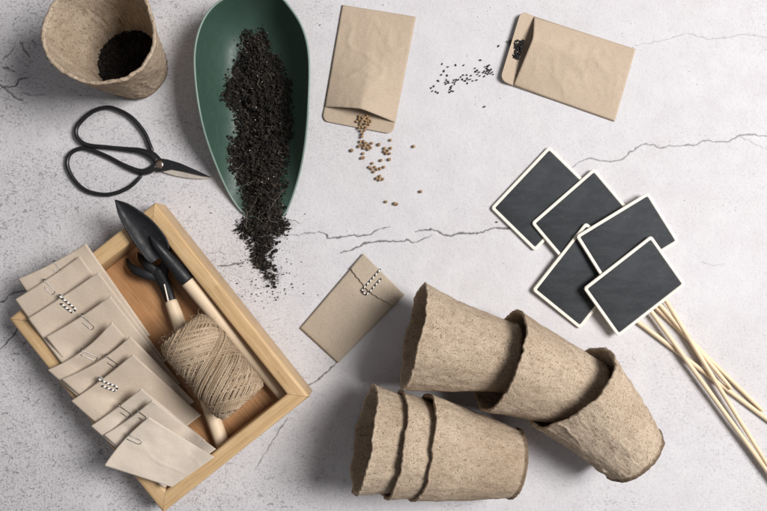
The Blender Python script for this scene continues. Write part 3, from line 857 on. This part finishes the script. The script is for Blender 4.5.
# ------------------------------------------------------------------ tray
TZ = 38.0
tc = [P(x, y, TZ)[:2] for x, y in [(155,203),(312,400),(160,510),(8,318)]]
tctr = sum(tc) / 4
ax = (tc[1] - tc[0]) + (tc[2] - tc[3]); ax /= np.linalg.norm(ax)
ay = np.array([-ax[1], ax[0]])               # towards the upper right long rail
TL = np.mean([abs((p - tctr) @ ax) for p in tc]); TW = np.mean([abs((p - tctr) @ ay) for p in tc])
RW = 15.5
def tw(lx, ly, z): return np.array([*(tctr + ax * lx + ay * ly), z])
tray = empty('wooden_tray', (*tctr, 0), 'open wooden tray packed with envelopes, twine and hand tools', 'tray')
def rail(half, other, sx, along_x):
    """mitred rail with rounded top; profile across (inwards), heights"""
    prof = [(0.6, .4), (0, 1.2), (0, TZ - 3.2), (.35, TZ - 1.6), (1.2, TZ - .5), (2.8, TZ), (RW - 2.6, TZ), (RW - 1.1, TZ - .5), (RW - .3, TZ - 1.5), (RW, TZ - 3), (RW, 1), (RW - .5, .4)]
    n = len(prof); st = 24; V = []; U = []
    per = np.concatenate([[0], np.cumsum([math.hypot(b[0] - a[0], b[1] - a[1]) for a, b in zip(prof, prof[1:])])])
    for k in range(st + 1):
        s = k / st * 2 - 1
        for (d, z), pu in zip(prof, per):
            l = s * (half - d - .18); o_ = sx * (other - d)
            V.append(tw(l, o_, z) if along_x else tw(o_, l, z)); U.append((l + (0 if along_x else 400) + sx * 130, pu + sx * 60 + 300))
    F = []
    for k in range(st):
        for i in range(n):
            j = (i + 1) % n; F.append((k * n + i, k * n + j, (k + 1) * n + j, (k + 1) * n + i))
    F.append(tuple(range(n))); F.append(tuple(st * n + i for i in range(n - 1, -1, -1)))
    q = F[n * 3 + 5]; V = np.array(V)
    if np.cross(V[q[1]] - V[q[0]], V[q[2]] - V[q[0]])[2] < 0: F = [tuple(reversed(f)) for f in F]
    o = obj('rail', V, F, M_TRAY, tray, uv=U, smooth=True)
    md = o.modifiers.new('edge', 'EDGE_SPLIT'); md.split_angle = math.radians(50)
rail(TL, TW, 1, True); rail(TL, TW, -1, True); rail(TW, TL, 1, False); rail(TW, TL, -1, False)
G = np.zeros((12, 16, 3))
for j in range(12):
    for i in range(16): G[j, i] = tw((i / 15 * 2 - 1) * (TL - RW - .2), (j / 11 * 2 - 1) * (TW - RW - .2), 4.5)
V, F, U = slab(G, 3); obj('base_panel', V, F, M_FLOOR, tray, uv=U[:, :] + 50, smooth=False)

# envelopes leaning in the tray ---------------------------------------------------
def smax(a, b, k=3.0):
    h = max(k - abs(a - b), 0) / k; return max(a, b) + h * h * k * .25
ENV = [  # L, A, right-edge direction, length, sag, z top, z bottom
 ((18,279),(86,243.5),(.575,.82),112,2.0,45,6),
 ((15,299.5),(80,256),(.59,.81),112,1.0,46,6),
 ((28,318.5),(99,272),(.60,.80),112,.5,47,6),
 ((46,337),(110.5,296),(.62,.78),112,1.5,47,6),
 ((47.5,370),(112,321.5),(.66,.75),104,5.5,48,7),
 ((61.5,379.5),(130.5,336),(.70,.715),92,4.5,48,7),
 ((71,401),(133,354),(.735,.68),92,1.5,49,7),
 ((91,426),(141.5,388.5),(.78,.63),82,1.0,50,8),
 ((104,435),(152.5,400),(.79,.61),80,1.5,50,7),
 ((104.5,465.5),(149,417),(.86,.52),78,-3.0,52,39),
]
EL = [
 'rearmost kraft envelope in the tray, lying over its upper left rail',
 'second kraft envelope from the back of the tray, silver clip on it',
 'third kraft envelope from the back, with the first striped clip',
 'fourth kraft envelope from the back, just in front of the first striped clip',
 'curved kraft envelope fifth from the back, its clip sticking up past the edge',
 'kraft envelope fifth from the front, just behind the wide one with a striped clip',
 'wide kraft envelope fourth from the front, with the second striped clip',
 'narrow pale envelope third from the front, mostly covered',
 'narrow pale envelope directly behind the frontmost one',
 'pale crumpled envelope at the front of the tray, pointed corner over the left rail',
]
ENVS = []
for i, (Lp, Ap, d, ln, sag, zt, zb) in enumerate(ENV):
    d = np.array(d) / np.linalg.norm(d)
    Lp = np.array(Lp, float); Ap = np.array(Ap, float)
    BR = Ap + d * ln
    dl = d if i < 4 else np.array([.75, .66]) / np.linalg.norm([.75, .66])
    BL = Lp + dl * ln
    if i == 9: BR = np.array((214.5, 457)); BL = np.array((172, 487.))
    if i == 6: BR = np.array((201, 415.))
    def mk(Lp=Lp, Ap=Ap, BR=BR, BL=BL, sag=sag, zt=zt, zb=zb, i=i, d=d):
        def S(u, v):
            px = (Lp * (1 - u) + Ap * u) * (1 - v) + (BL * (1 - u) + BR * u) * v
            px = px + d * sag * 4 * u * (1 - u) * max(-.2, 1 - 1.4 * v if v < .7 else 0)
            vv = v + .10 * math.sin(math.pi * min(1, max(0, v)))
            z = zt + (zb - zt) * vv
            uc = min(1, max(0, u)); vc = min(1, max(0, v))
            z += 1.6 * (math.sin(math.pi * uc)) * (.35 + .65 * math.sin(math.pi * vc))
            z += 1.3 * fbm(u * 1.8 + i * 5, v * 1.8, i, 3) * (1 if i < 7 else 1.3)
            if i >= 4: z += 3.0 * (1 - vc) ** 2 * math.sin(uc * 2.3 - 1.2) * (-1 if i % 2 else 1) * .5
            z += 3.2 * uc ** 4 * (1 - vc) ** 3
            z += 4.5 * uc ** 3 * (1 - vc) ** 2 + 1.2 * max(0, .12 - abs(fbm(u * 1.3 + i * 3, v * 1.2, i + 9, 2))) / .12 * math.sin(math.pi * uc) * vc
            if i == 9: z += 5.0 * (1 - vc) * (1 - uc) ** 2 + 1.5 * math.sin(math.pi * uc) * math.sin(math.pi * vc)
            w = P(px[0], px[1], z)
            rel = w[:2] - tctr
            m1, m2 = TL - abs(rel @ ax) - RW, TW - abs(rel @ ay) - RW
            m = -smax(-m1, -m2, 26.0)
            zmin = TZ + 1.6 + .9 * i - .85 * smax(0, m - 1, 10.0) + .2
            z2 = smax(smax(z, zmin, 11.0), 6.6 + .25 * i, 8.0)
            return P(px[0], px[1], z2)
        return S
    S = mk(); ENVS.append((S, np.linalg.norm(Ap - Lp), ln))
    nu, nv = 40, 56
    mb = MB()
    G = np.array([[S(a / (nu - 1), b / (nv - 1)) for a in range(nu)] for b in range(nv)])
    du = np.gradient(G, axis=1); dv = np.gradient(G, axis=0); nn = np.cross(du, dv); nn /= np.linalg.norm(nn, axis=2)[:, :, None]
    nn = np.where(nn[:, :, 2:] < 0, -nn, nn)
    uu = np.linspace(0, 1, nu)[None, :, None]; vv = np.linspace(0, 1, nv)[:, None, None]
    pil = (np.sin(np.pi * uu) ** .6) * np.clip(1 - vv, 0, 1) ** .15 * np.sin(np.pi * np.clip(vv + .04, 0, 1)) ** .5
    Gf = G + nn * (.30 + .75 * pil); Gb = G - nn * (.30 + .45 * pil)
    # the front panel is cut a little lower than the back panel at the mouth
    V, F, U = slab(Gf, .3); V2, F2, U2 = slab(Gb, .3)
    mt = M_KRAFT_P if i >= 7 else M_ENV
    root = empty('envelope', (*G.reshape(-1, 3)[:, :2].mean(0), G[:, :, 2].min() - .6), EL[i], 'envelope', 'kraft envelopes standing in the wooden tray')
    obj('front_panel', V, F, mt, root, uv=U); obj('back_panel', V2, F2, mt, root, uv=U2)

CL = [
 (.49, 'silver wire clip on the rearmost envelope in the tray', 0), (.42, 'silver wire clip on the second envelope from the back', 0),
 (.44, 'black and white striped clip on the third envelope from the back of the tray', 1), (.52, 'silver wire clip on the envelope just in front of the first striped clip', 0),
 (.46, 'silver wire clip standing proud of the curved fifth envelope from the back', 0), (.58, 'silver wire clip on the envelope behind the second striped clip', 0),
 (.44, 'black and white striped clip on the wide envelope fourth from the front of the tray', 1), (.52, 'silver wire clip on the narrow envelope third from the front', 0),
 (.66, 'silver wire clip on the envelope directly behind the frontmost', 0), (.57, 'silver wire clip on the pale frontmost envelope', 0)]
for i, (f, lab, st) in enumerate(CL):
    S, W, L = ENVS[i]
    def SC_(a, b, S=S, W=W, L=L, f=f):
        return S(f + b / W, a / L)
    p0 = S(f, .03); du = S(f + .05, .03) - S(f - .05, .03); dv = S(f, .1) - S(f, .0); n = np.cross(du, dv); n /= np.linalg.norm(n)
    if n[2] < 0: n = -n
    if st: clip_on(lab, SC_, n, 1.6, .95, M_STRIPE, 'black and white striped clips', la=19 if i == 2 else 18, wb=2.5, rot=.25 if i == 2 else .36, sh=3.5)
    else: clip_on(lab, SC_, n, 1.6, .46, M_WIRE, 'silver wire paper clips', la=[11, 16, 0, 17, 18, 15, 0, 14, 10, 15][i], wb=2.4, rot=[.1, .15, 0, .15, .38, .15, 0, .08, .05, .02][i], sh=[5, 5, 0, 5, 1.5, 5, 0, 4.5, 4, 1.5][i])

# ------------------------------------------------------------------ trowel
tr = empty('hand_trowel', (*P(210, 305)[:2], 6), 'black bladed hand trowel with its tip over the tray corner', 'trowel')
le = [(115.2,200),(118.7,214.7),(125.5,228.4),(133.8,242),(143.4,256),(150.5,265.5)]
re = [(115.8,200.2),(127.5,203.8),(141,212),(153,221.5),(164.5,235.5),(171.5,248)]
lc = catmull([np.array([*a, 0]) for a in le], 8); rc_ = catmull([np.array([*a, 0]) for a in re], 8)
m = len(lc); G = np.zeros((m, 22, 3))
for j in range(m):
    t = j / (m - 1)
    for i in range(22):
        u = i / 21; a = lc[j, :2] * (1 - u) + rc_[j, :2] * u
        if t > .8:                               # rounded shoulders
            k = (t - .8) / .2; a = a + (np.array([158, 250.]) - a) * .18 * k * k * abs(2 * u - 1) ** 2
        w = abs(2 * u - 1)
        z = 52 - 10 * t - 5.5 * math.sin(math.pi * min(1, t * .75 + .02)) * (1 - w ** 2.2) + .3 * fbm(a[0] * .1, a[1] * .1, 2, 2)
        if w < .28: z += 1.8 * max(0, (t - .55) / .45) * (1 - w / .28)
        G[j, i] = P(a[0], a[1], z)
V, F, U = slab(G, 1.3); obj('blade', V, F, M_BLADE, tr, uv=U)
neck = [P(150, 236, 43), P(158, 246.5, 41), P(167, 257, 37), P(178, 270, 33), P(187.5, 281, 29.5)]
V, F, U = tube(catmull(neck, 8), np.interp(np.linspace(0, 1, 33), [0, .2, .4, .8, .97, 1], [1.2, 4.0, 5.2, 7.2, 7.6, 6.8]), 18); obj('socket', V, F, M_BLADE, tr, uv=U)
V, F, U = rod(P(186.5, 280, 29.8), P(289, 402, 14.2), [(0, 6.9), (.3, 7.5), (.75, 6.6), (1, 6.0)], 22, 40); obj('handle', V, F, M_BEECH, tr, uv=U)

# hand fork under the twine
fk = empty('hand_fork', (*P(190, 360)[:2], 6), 'small black hand fork lying under the ball of twine', 'hand fork')
hub = [P(162, 276, 17), P(157, 270, 18), P(153, 266, 19)]
def prong(pts, ra=3.1):
    c = catmull(pts, 8); m_ = len(c)
    V, F, U = tube(c, np.interp(np.linspace(0, 1, m_), [0, .55, .85, 1], [ra * .9, ra * .8, ra * .55, .9]), 12, flat=.55); return V, F, U
for q in ([P(162,279,17), P(154,276.5,20), P(144,274,22), P(135,270,20), P(129.5,265,15), P(127,258.5,9)],
          [P(161,276,18), P(154,270,22), P(147,264.5,23), P(141.5,259.5,18), P(138,252.5,9)],
          [P(162,276,18), P(165,266,23), P(167,257,23), P(167.5,250,17), P(167,245,9)]):
    V, F, U = prong(q, 5.6); obj('prong', V, F, M_BLADE, fk, uv=U)
V, F, U = tube(catmull([P(155, 267, 20), P(160, 275, 18.5), P(166, 288, 15), P(171, 301, 13.5)], 8), np.interp(np.linspace(0, 1, 25), [0, .2, .6, 1], [5.5, 7.2, 6.0, 5.2]), 16, flat=.75); obj('neck', V, F, M_BLADE, fk, uv=U)
V, F, U = rod(P(164.2, 284, 20.5), P(168.3, 301.5, 18.3), [(0, .8), (1, 1.0)], 10, 8); obj('neck_highlight', V, F, M_STEEL, fk, uv=U)  # thin bright rod laid along the black neck as its metallic highlight
V, F, U = rod(P(170.5, 300, 13.5), P(224.5, 449.5, 13.2), [(0, 6.1), (.1, 6.7), (.6, 6.3), (.88, 7.2), (1, 7.0)], 22, 40); obj('handle', V, F, M_BEECH, fk, uv=U)

# ------------------------------------------------------------------ twine
TWZ = 47.0
e1 = P(182, 330, TWZ + 1); e2 = P(243, 402, TWZ - 1)
axv = e2 - e1; TLn = np.linalg.norm(axv); axv /= TLn
tu = np.cross(axv, [0, 0, 1]); tu /= np.linalg.norm(tu); tv = np.cross(tu, axv)
tw_ = empty('twine_spool', (*((e1 + e2) / 2)[:2], TWZ - 27), 'brown jute twine wound in a thick spool inside the tray', 'twine')
mb = MB()
# solid heart of the spool
ts = np.linspace(0, 1, 24)
V, F, U = tube([e1 + axv * TLn * t for t in np.linspace(.03, .97, 24)], [22.5 if 0 < k < 23 else 20 for k in range(24)], 40); mb.add(V, F, U)
def env_r(s): return 1 - .15 * max(0, (abs(2 * s - 1) - .78) / .22) ** 2
def strand(ph, turns, r0, sgn, SEG=34):
    pts = []; rad = []; j = rng.normal(0, .3); sd = rng.random() * 50
    for k in range(SEG + 1):
        t = k / SEG; s = -.005 + 1.01 * t
        th = ph + sgn * 2 * math.pi * turns * t + .06 * noise.noise(Vector((t * 5, sd, 0)))
        r = (r0 + j) * env_r(min(1, max(0, s))) * (1 + .012 * noise.noise(Vector((t * 9, sd, 4))))
        pts.append(e1 + axv * TLn * s + r * (math.cos(th) * tu + math.sin(th) * tv)); rad.append(.86 * (1 + .16 * noise.noise(Vector((t * 14, sd, 9)))))
    V, F, U = tube(pts, rad, 6); U = U + np.array([rng.random() * 50, 0]); mb.add(V, F, U)
TURN = 1.25; STEP = 2 * math.pi / 46
for q in range(46): strand(q * 2 * math.pi / 46, TURN, 23.6, 1)
for q in range(46): strand(q * STEP, TURN, 24.6, -1)
ph = 0.0
for b_ in range(11):
    sg_ = 1 if b_ % 2 else -1
    ph += 2.39996 + rng.normal(0, .25); nb = int(rng.integers(9, 17)); tn = TURN * (1 + rng.normal(0, .06))
    for q in range(nb): strand(ph + sg_ * q * STEP * 1.15 + rng.normal(0, .045), tn * (1 + rng.normal(0, .008)), 25.1 + .24 * b_, sg_)
for end, sg in ((e1, 1), (e2, -1)):           # flat coils closing the two ends
    q = []
    for k in range(520):
        r = 2 + 20.5 * k / 520; a = sg * 2 * math.pi * r / 2.15
        q.append(end + axv * sg * (3.2 + .5 * math.sin(k * .7) - 1.4 * (1 - r / 22)) + r * (math.cos(a) * tu + math.sin(a) * tv))
    V, F, U = tube(q, 1.15, 6); mb.add(V, F, U)
# loose knot at the lower left of the spool
kp = e1 + axv * TLn * .93 - tu * 22
V, F, U = tube(catmull([kp + np.array(v) for v in [(0,0,14),(-3,-2,9),(-7,-3,1),(-10,-6,-8),(-6,-10,-14),(-1,-8,-12),(1,-5,-8)]], 6), 1.1, 6); mb.add(V, F, U)
mb.build('winding', M_TWINE, tw_)
mb = MB()
for _ in range(1100):
    th = rng.random() * 2 * math.pi; s = rng.random(); rr = 27.0 * env_r(s)
    if rng.random() < .3: s = rng.choice([.0, 1.0]) + rng.normal(0, .03); rr = 23 * rng.uniform(.6, 1.0)
    nrm = math.cos(th) * tu + math.sin(th) * tv
    p = e1 + axv * TLn * s + rr * nrm
    d = (nrm * rng.uniform(.1, .9) + axv * rng.normal(0, .6) + np.cross(axv, nrm) * rng.normal(0, 1)); d /= np.linalg.norm(d)
    L = rng.uniform(1.5, 5.5); b = rng.normal(0, .5, 3)
    V, F, U = tube([p, p + d * L * .4 + b * .3, p + d * L * .75 + b * .8, p + d * L + b * 1.5], [.11, .10, .09, .06], 3); mb.add(V, F, U)
mb.build('loose_fibres', M_FUZZ, tw_)

# ------------------------------------------------------------------ chalkboard markers
def marker(label, Lc, Tc, Bc, zL, zT, zB, s_from, s_to, z0, z1):
    """corners left, top, bottom in pixels; z of the underside at each corner; the stick leaves the lower right long edge"""
    pL, pT, pB = P(*Lc, zL + 2), P(*Tc, zT + 2), P(*Bc, zB + 2)
    pL[2], pT[2], pB[2] = zL, zT, zB
    pR = pT + pB - pL
    ctr = (pT + pB) / 2
    t = empty('plant_marker', (ctr[0], ctr[1], max(0, min(zL, zT, zB, pR[2]))), label, 'plant marker', 'chalkboard plant markers fanned out on the table')
    U_ = pT - pL; V_ = pB - pL; W = np.linalg.norm(U_); Hh = np.linalg.norm(V_)
    n = np.cross(V_, U_); n /= np.linalg.norm(n)
    if n[2] < 0: n = -n
    def rr(ins, rad, k=6):
        pts = []
        for cx, cy, a0 in ((ins + rad, ins + rad, math.pi), (W - ins - rad, ins + rad, 1.5 * math.pi), (W - ins - rad, Hh - ins - rad, 0), (ins + rad, Hh - ins - rad, .5 * math.pi)):
            for q in range(k + 1):
                a = a0 + .5 * math.pi * q / k; pts.append((cx + rad * math.cos(a), cy + rad * math.sin(a)))
        return np.array(pts)
    def ring(p, h): return np.array([pL + U_ / W * a + V_ / Hh * b + n * h for a, b in p])
    def stackr(rings, uvs):
        m_ = len(rings[0]); V = np.vstack(rings); F = []
        for k in range(len(rings) - 1):
            for i in range(m_):
                j = (i + 1) % m_; F.append((k * m_ + i, (k + 1) * m_ + i, (k + 1) * m_ + j, k * m_ + j))
        F.append(tuple(range(m_))); F.append(tuple((len(rings) - 1) * m_ + i for i in range(m_ - 1, -1, -1)))
        q = F[-1]
        if np.cross(V[q[1]] - V[q[0]], V[q[3]] - V[q[0]]) @ n < 0: F = [tuple(reversed(f)) for f in F]
        return V, F, np.vstack(uvs)
    A = rr(0, 3.2); A2 = rr(.5, 2.7); Bi = rr(2.75, 1.7); Bi2 = rr(3.1, 1.4)
    V, F, U = stackr([ring(A2, 0), ring(A, .5), ring(A, 2.5), ring(A2, 3.0), ring(Bi, 3.0), ring(Bi2, 2.5)], [A2, A, A, A2, Bi, Bi2])
    o = obj('board', V, F, M_BIRCH, t, uv=U + 17 * (len(label) % 7)); o.modifiers.new('edge', 'EDGE_SPLIT').split_angle = math.radians(40)
    C = rr(3.2, 1.3); C2 = rr(3.5, 1.1)
    V, F, U = stackr([ring(C, 2.53), ring(C, 2.62), ring(C2, 2.8)], [C, C, C2]); o = obj('chalk_panel', V, F, M_CHALK, t, uv=U); o.modifiers.new('edge', 'EDGE_SPLIT').split_angle = math.radians(60)
    a = P(*s_from, z0); b = P(*s_to, z1)
    V, F, U = rod(a, b, [(0, 2.35), (.5, 2.3), (.9, 2.2), (.97, 2.0), (1, 1.5)], 12, 40)
    # a natural stick is never perfectly straight
    d = b - a; Ld = np.linalg.norm(d); d = d / Ld; tt = ((V - a) @ d) / Ld; pn = np.array([-d[1], d[0], 0])
    V = V + pn * (np.sin(np.pi * tt) * rng.normal(0, .9))[:, None]
    obj('stick', V, F, M_STICK, t, uv=U + 31 * (len(label) % 5))
marker('chalkboard marker at the upper left of the fan, tucked under its neighbour', (490.5,208), (549,146), (535,251.5), .5, .5, .5, (562, 218), (763, 411), 2.5, 2.4)
marker('chalkboard marker second from the upper left, over one and under two', (531,223), (594,168), (569.5,268.5), 3.2, 3.0, 2.8, (598, 236), (731.5, 389), 4.2, 6.4)
marker('chalkboard marker lowest left of the fan, mostly beneath the front one', (532,290), (585.6,222), (580,329), 3.2, 6.6, .4, (612, 302), (800, 444), 2.8, 2.4)
marker('chalkboard marker at the right of the fan, its lower half under the front one', (575.5,236), (648,192), (606.7,286), 10.4, 8.0, 10.4, (640, 258), (800, 516), 7.0, 7.2)
marker('front chalkboard marker lying uncovered on top of the others', (583,288), (651,235), (618,337), 12.6, 13.9, 8.4, (648, 307), (800, 516), 6.6, 6.4)

# ------------------------------------------------------------------ seeds
def ball(nu_, nv_, fn):
    V = [fn(0, 0)]; F = []
    for j in range(1, nv_):
        for i in range(nu_): V.append(fn(math.pi * j / nv_, 2 * math.pi * i / nu_))
    V.append(fn(math.pi, 0)); e = len(V) - 1
    for i in range(nu_):
        F.append((0, 1 + i, 1 + (i + 1) % nu_)); F.append((e, e - nu_ + (i + 1) % nu_, e - nu_ + i))
        for j in range(nv_ - 2):
            a = 1 + j * nu_
            F.append((a + i, a + nu_ + i, a + nu_ + (i + 1) % nu_, a + (i + 1) % nu_))
    return np.array(V), F
def cor(t, p):
    r = 1.55 * (1 + .05 * math.cos(9 * p) * math.sin(t)); k = .35 * max(0, math.cos(t)) ** 14
    return (r * math.sin(t) * math.cos(p), r * math.sin(t) * math.sin(p), 1.06 * r * math.cos(t) + k)
V, F = ball(36, 16, cor); F = [tuple(reversed(f)) for f in F] if np.cross(V[F[0][1]] - V[F[0][0]], V[F[0][2]] - V[F[0][0]])[2] < 0 else F
seed0 = obj('coriander_seed', V, F, M_SEED, loc=(0, 0, 0))
def blk(t, p):
    w = 1 - .35 * max(0, -math.cos(t)) ; 
    return (.78 * w * math.sin(t) * math.cos(p) * (1 + .06 * math.cos(3 * p)), .70 * w * math.sin(t) * math.sin(p), 1.28 * math.cos(t))
V, F = ball(14, 10, blk)
bseed0 = obj('black_seed', V, F, M_BSEED, loc=(0, 0, 0))
used = {}
def put(proto, pos, label, cat, group, scale, lie):
    o = proto if proto.name not in used else proto.copy()
    if proto.name in used: COL.objects.link(o)
    used[proto.name] = 1
    o.location = Vector(pos) * MM
    if lie: o.rotation_euler = (math.pi / 2 + rng.normal(0, .12), rng.random() * 6.28, rng.random() * 6.28)
    else: o.rotation_euler = (rng.random() * 6.28, rng.random() * 6.28, rng.random() * 6.28)
    o.scale = (scale * rng.uniform(.9, 1.08), scale * rng.uniform(.9, 1.08), scale)
    return tag(o, label, cat, group)
def zo8(l): return [(340 + x / 4.444, 100 + y / 4.444) for x, y in l]
GS_ = 'round tan seeds spilled from the packet'
mouth = zo8([(75,95),(85,84),(96,95),(106,86),(116,92),(100,76),(126,82),(136,94),(115,104),(130,108),(90,108),(85,124),(100,120),(116,120),(95,136),(110,135),(100,150),(98,163),(120,72),(86,72),(110,78),(125,96)])
for k, (x, y) in enumerate(mouth):
    put(seed0, P(x, y, (3.0 if k < 12 else 2.6) + (2.2 if k in (2, 3, 8, 13) else 0)), 'round tan seed in the heap inside the open mouth of the upright packet', 'seed', GS_, rng.uniform(.84, 1.04), False)
heap = zo8([(90,185),(105,184),(95,200),(111,199),(121,210),(131,200),(141,192),(126,219),(84,206),(137,212),(106,213),(118,192)])
for k, (x, y) in enumerate(heap): put(seed0, P(x, y, 1.6 + (2.0 if k in (3, 4, 11) else 0)), 'round tan seed in the pile just below the packet mouth', 'seed', GS_, rng.uniform(.84, 1.04), False)
for x, y in zo8([(199,214),(214,224),(226,214),(205,236),(221,238),(197,228)]): put(seed0, P(x, y, 1.6), 'round tan seed in the small clump right of the pile below the packet', 'seed', GS_, rng.uniform(.84, 1.04), False)
for x, y in zo8([(145,281),(130,298),(142,305),(155,298),(150,319),(165,308),(179,305),(196,298)]): put(seed0, P(x, y, 1.6), 'round tan seed in the loose row midway below the packet', 'seed', GS_, rng.uniform(.84, 1.04), False)
for x, y in zo8([(163,348),(178,339),(190,352),(176,354)]): put(seed0, P(x, y, 1.6), 'round tan seed in the lowest tight cluster under the packet', 'seed', GS_, rng.uniform(.84, 1.04), False)
for x, y in zo8([(103,238),(105,256),(96,258)]): put(seed0, P(x, y, 1.6), 'round tan seed in the trio left below the pile', 'seed', GS_, rng.uniform(.84, 1.02), False)
for (x, y), lab in zip(zo8([(173,198),(225,178),(52,224),(183,268),(220,264),(328,206),(358,407),(205,452),(243,460),(253,463)]),
    ['single tan seed just right of the pile below the packet', 'single tan seed nearest the right corner of the packet mouth', 'single tan seed alone left of the pile under the packet', 'single tan seed midway between the clump and the loose row', 'single tan seed just under the small right clump', 'lone tan seed out to the right below the packet corner', 'lone tan seed farthest right and low on the bare plaster', 'left seed of the three tan seeds farthest from the packet', 'middle seed of the three tan seeds farthest from the packet', 'right seed of the three tan seeds farthest from the packet']):
    put(seed0, P(x, y, 1.6), lab, 'seed', GS_, rng.uniform(.9, 1.08), False)

GB = 'tiny black seeds spilled beside the packet'
def zb(l): return [(425 + x / 6.39, 30 + y / 6.39) for x, y in l]
near = zb([(320,245),(335,258),(323,266),(345,270),(335,284),(350,293),(385,235),(395,246),(410,225),(406,255),(380,264),(390,276),(416,261),(430,270),(380,296),(402,282),(420,279),(436,284),(371,273),(398,262),(409,270),(400,233),(424,252)])
for x, y in near: put(bseed0, P(x, y, .75), 'tiny black seed in the dense clump nearest the packet mouth', 'seed', GB, rng.uniform(.75, 1.05), True)
row = zb([(185,320),(195,330),(180,335),(201,318),(190,345),(215,318),(230,300),(245,288),(268,288),(240,316),(258,325),(272,340),(270,310),(290,315),(295,292),(305,325),(330,320),(280,318)])
for x, y in row: put(bseed0, P(x, y, .75), 'tiny black seed in the thin trail between the two clumps', 'seed', GB, rng.uniform(.75, 1.05), True)
lft = zb([(138,320),(129,335),(148,328),(152,338),(135,344),(160,380),(166,368),(157,398),(181,392),(172,358),(168,390)])
for x, y in lft: put(bseed0, P(x, y, .75), 'tiny black seed in the left hand clump of the spill', 'seed', GB, rng.uniform(.75, 1.05), True)
scat = zb([(110,217),(147,236),(197,224),(248,225),(122,262),(105,286),(142,290),(85,325)])
for x, y in scat: put(bseed0, P(x, y, .75), 'tiny black seed among those scattered above the trail', 'seed', GB, rng.uniform(.85, 1.1), True)
for x, y in zb([(40,370),(57,359),(47,391),(70,395),(83,402)]): put(bseed0, P(x, y, .75), 'tiny black seed in the leftmost loose group of the spill', 'seed', GB, rng.uniform(.85, 1.1), True)
for (x, y), lab in zip(zb([(470,103),(355,193),(380,490)]), ['single black seed alone above the spill, left of the packet mouth', 'single black seed just above the dense clump', 'single black seed alone below the spill']):
    put(bseed0, P(x, y, .75), lab, 'seed', GB, 1.1, True)
k = 0
while k < 150:
    x, y = rng.uniform(534, 636), rng.uniform(64, 185)
    if x < 540 + max(0, (y - 95)) * .3 - (6 if y < 80 else 0) or x > 640 - (y - 60) * .30: continue
    px, py = zb([(x, y)])[0]
    put(bseed0, P(px, py, 2.6 + (.6 + 2.8 * rng.random()) * max(.05, min(1, (x - 536) / 45))), 'tiny black seed in the heap inside the mouth of the sideways packet', 'seed', GB, rng.uniform(.9, 1.2), True); k += 1

# ------------------------------------------------------------------ camera and light
cam = bpy.data.cameras.new('camera'); co = bpy.data.objects.new('camera', cam); COL.objects.link(co)
co.location = (0, 0, H * MM); cam.sensor_width = 36; cam.lens = 36 * H / 767.0
cam.clip_start = .01; cam.clip_end = 50
SC.camera = co
w = bpy.data.worlds.new('World'); SC.world = w; w.use_nodes = True
bg = w.node_tree.nodes['Background']; bg.inputs[0].default_value = (.95, .95, 1.0, 1); bg.inputs[1].default_value = .18
la = bpy.data.lights.new('window_light', 'AREA'); la.shape = 'RECTANGLE'; la.size = .85; la.size_y = .9; la.energy = 76; la.color = (1, .985, .975)
lo = bpy.data.objects.new('window_light', la); COL.objects.link(lo)
lo.location = (1.42, .34, 1.82)
lo.rotation_euler = (Vector((0, 0, 0)) - lo.location).to_track_quat('-Z', 'Y').to_euler()
SC.view_settings.view_transform = 'Standard'; SC.view_settings.look = 'None'; SC.view_settings.exposure = 0; SC.view_settings.gamma = 1
SC.render.resolution_x = 1024; SC.render.resolution_y = 682
for o in bpy.data.objects:
    if '_o' in o: del o['_o']
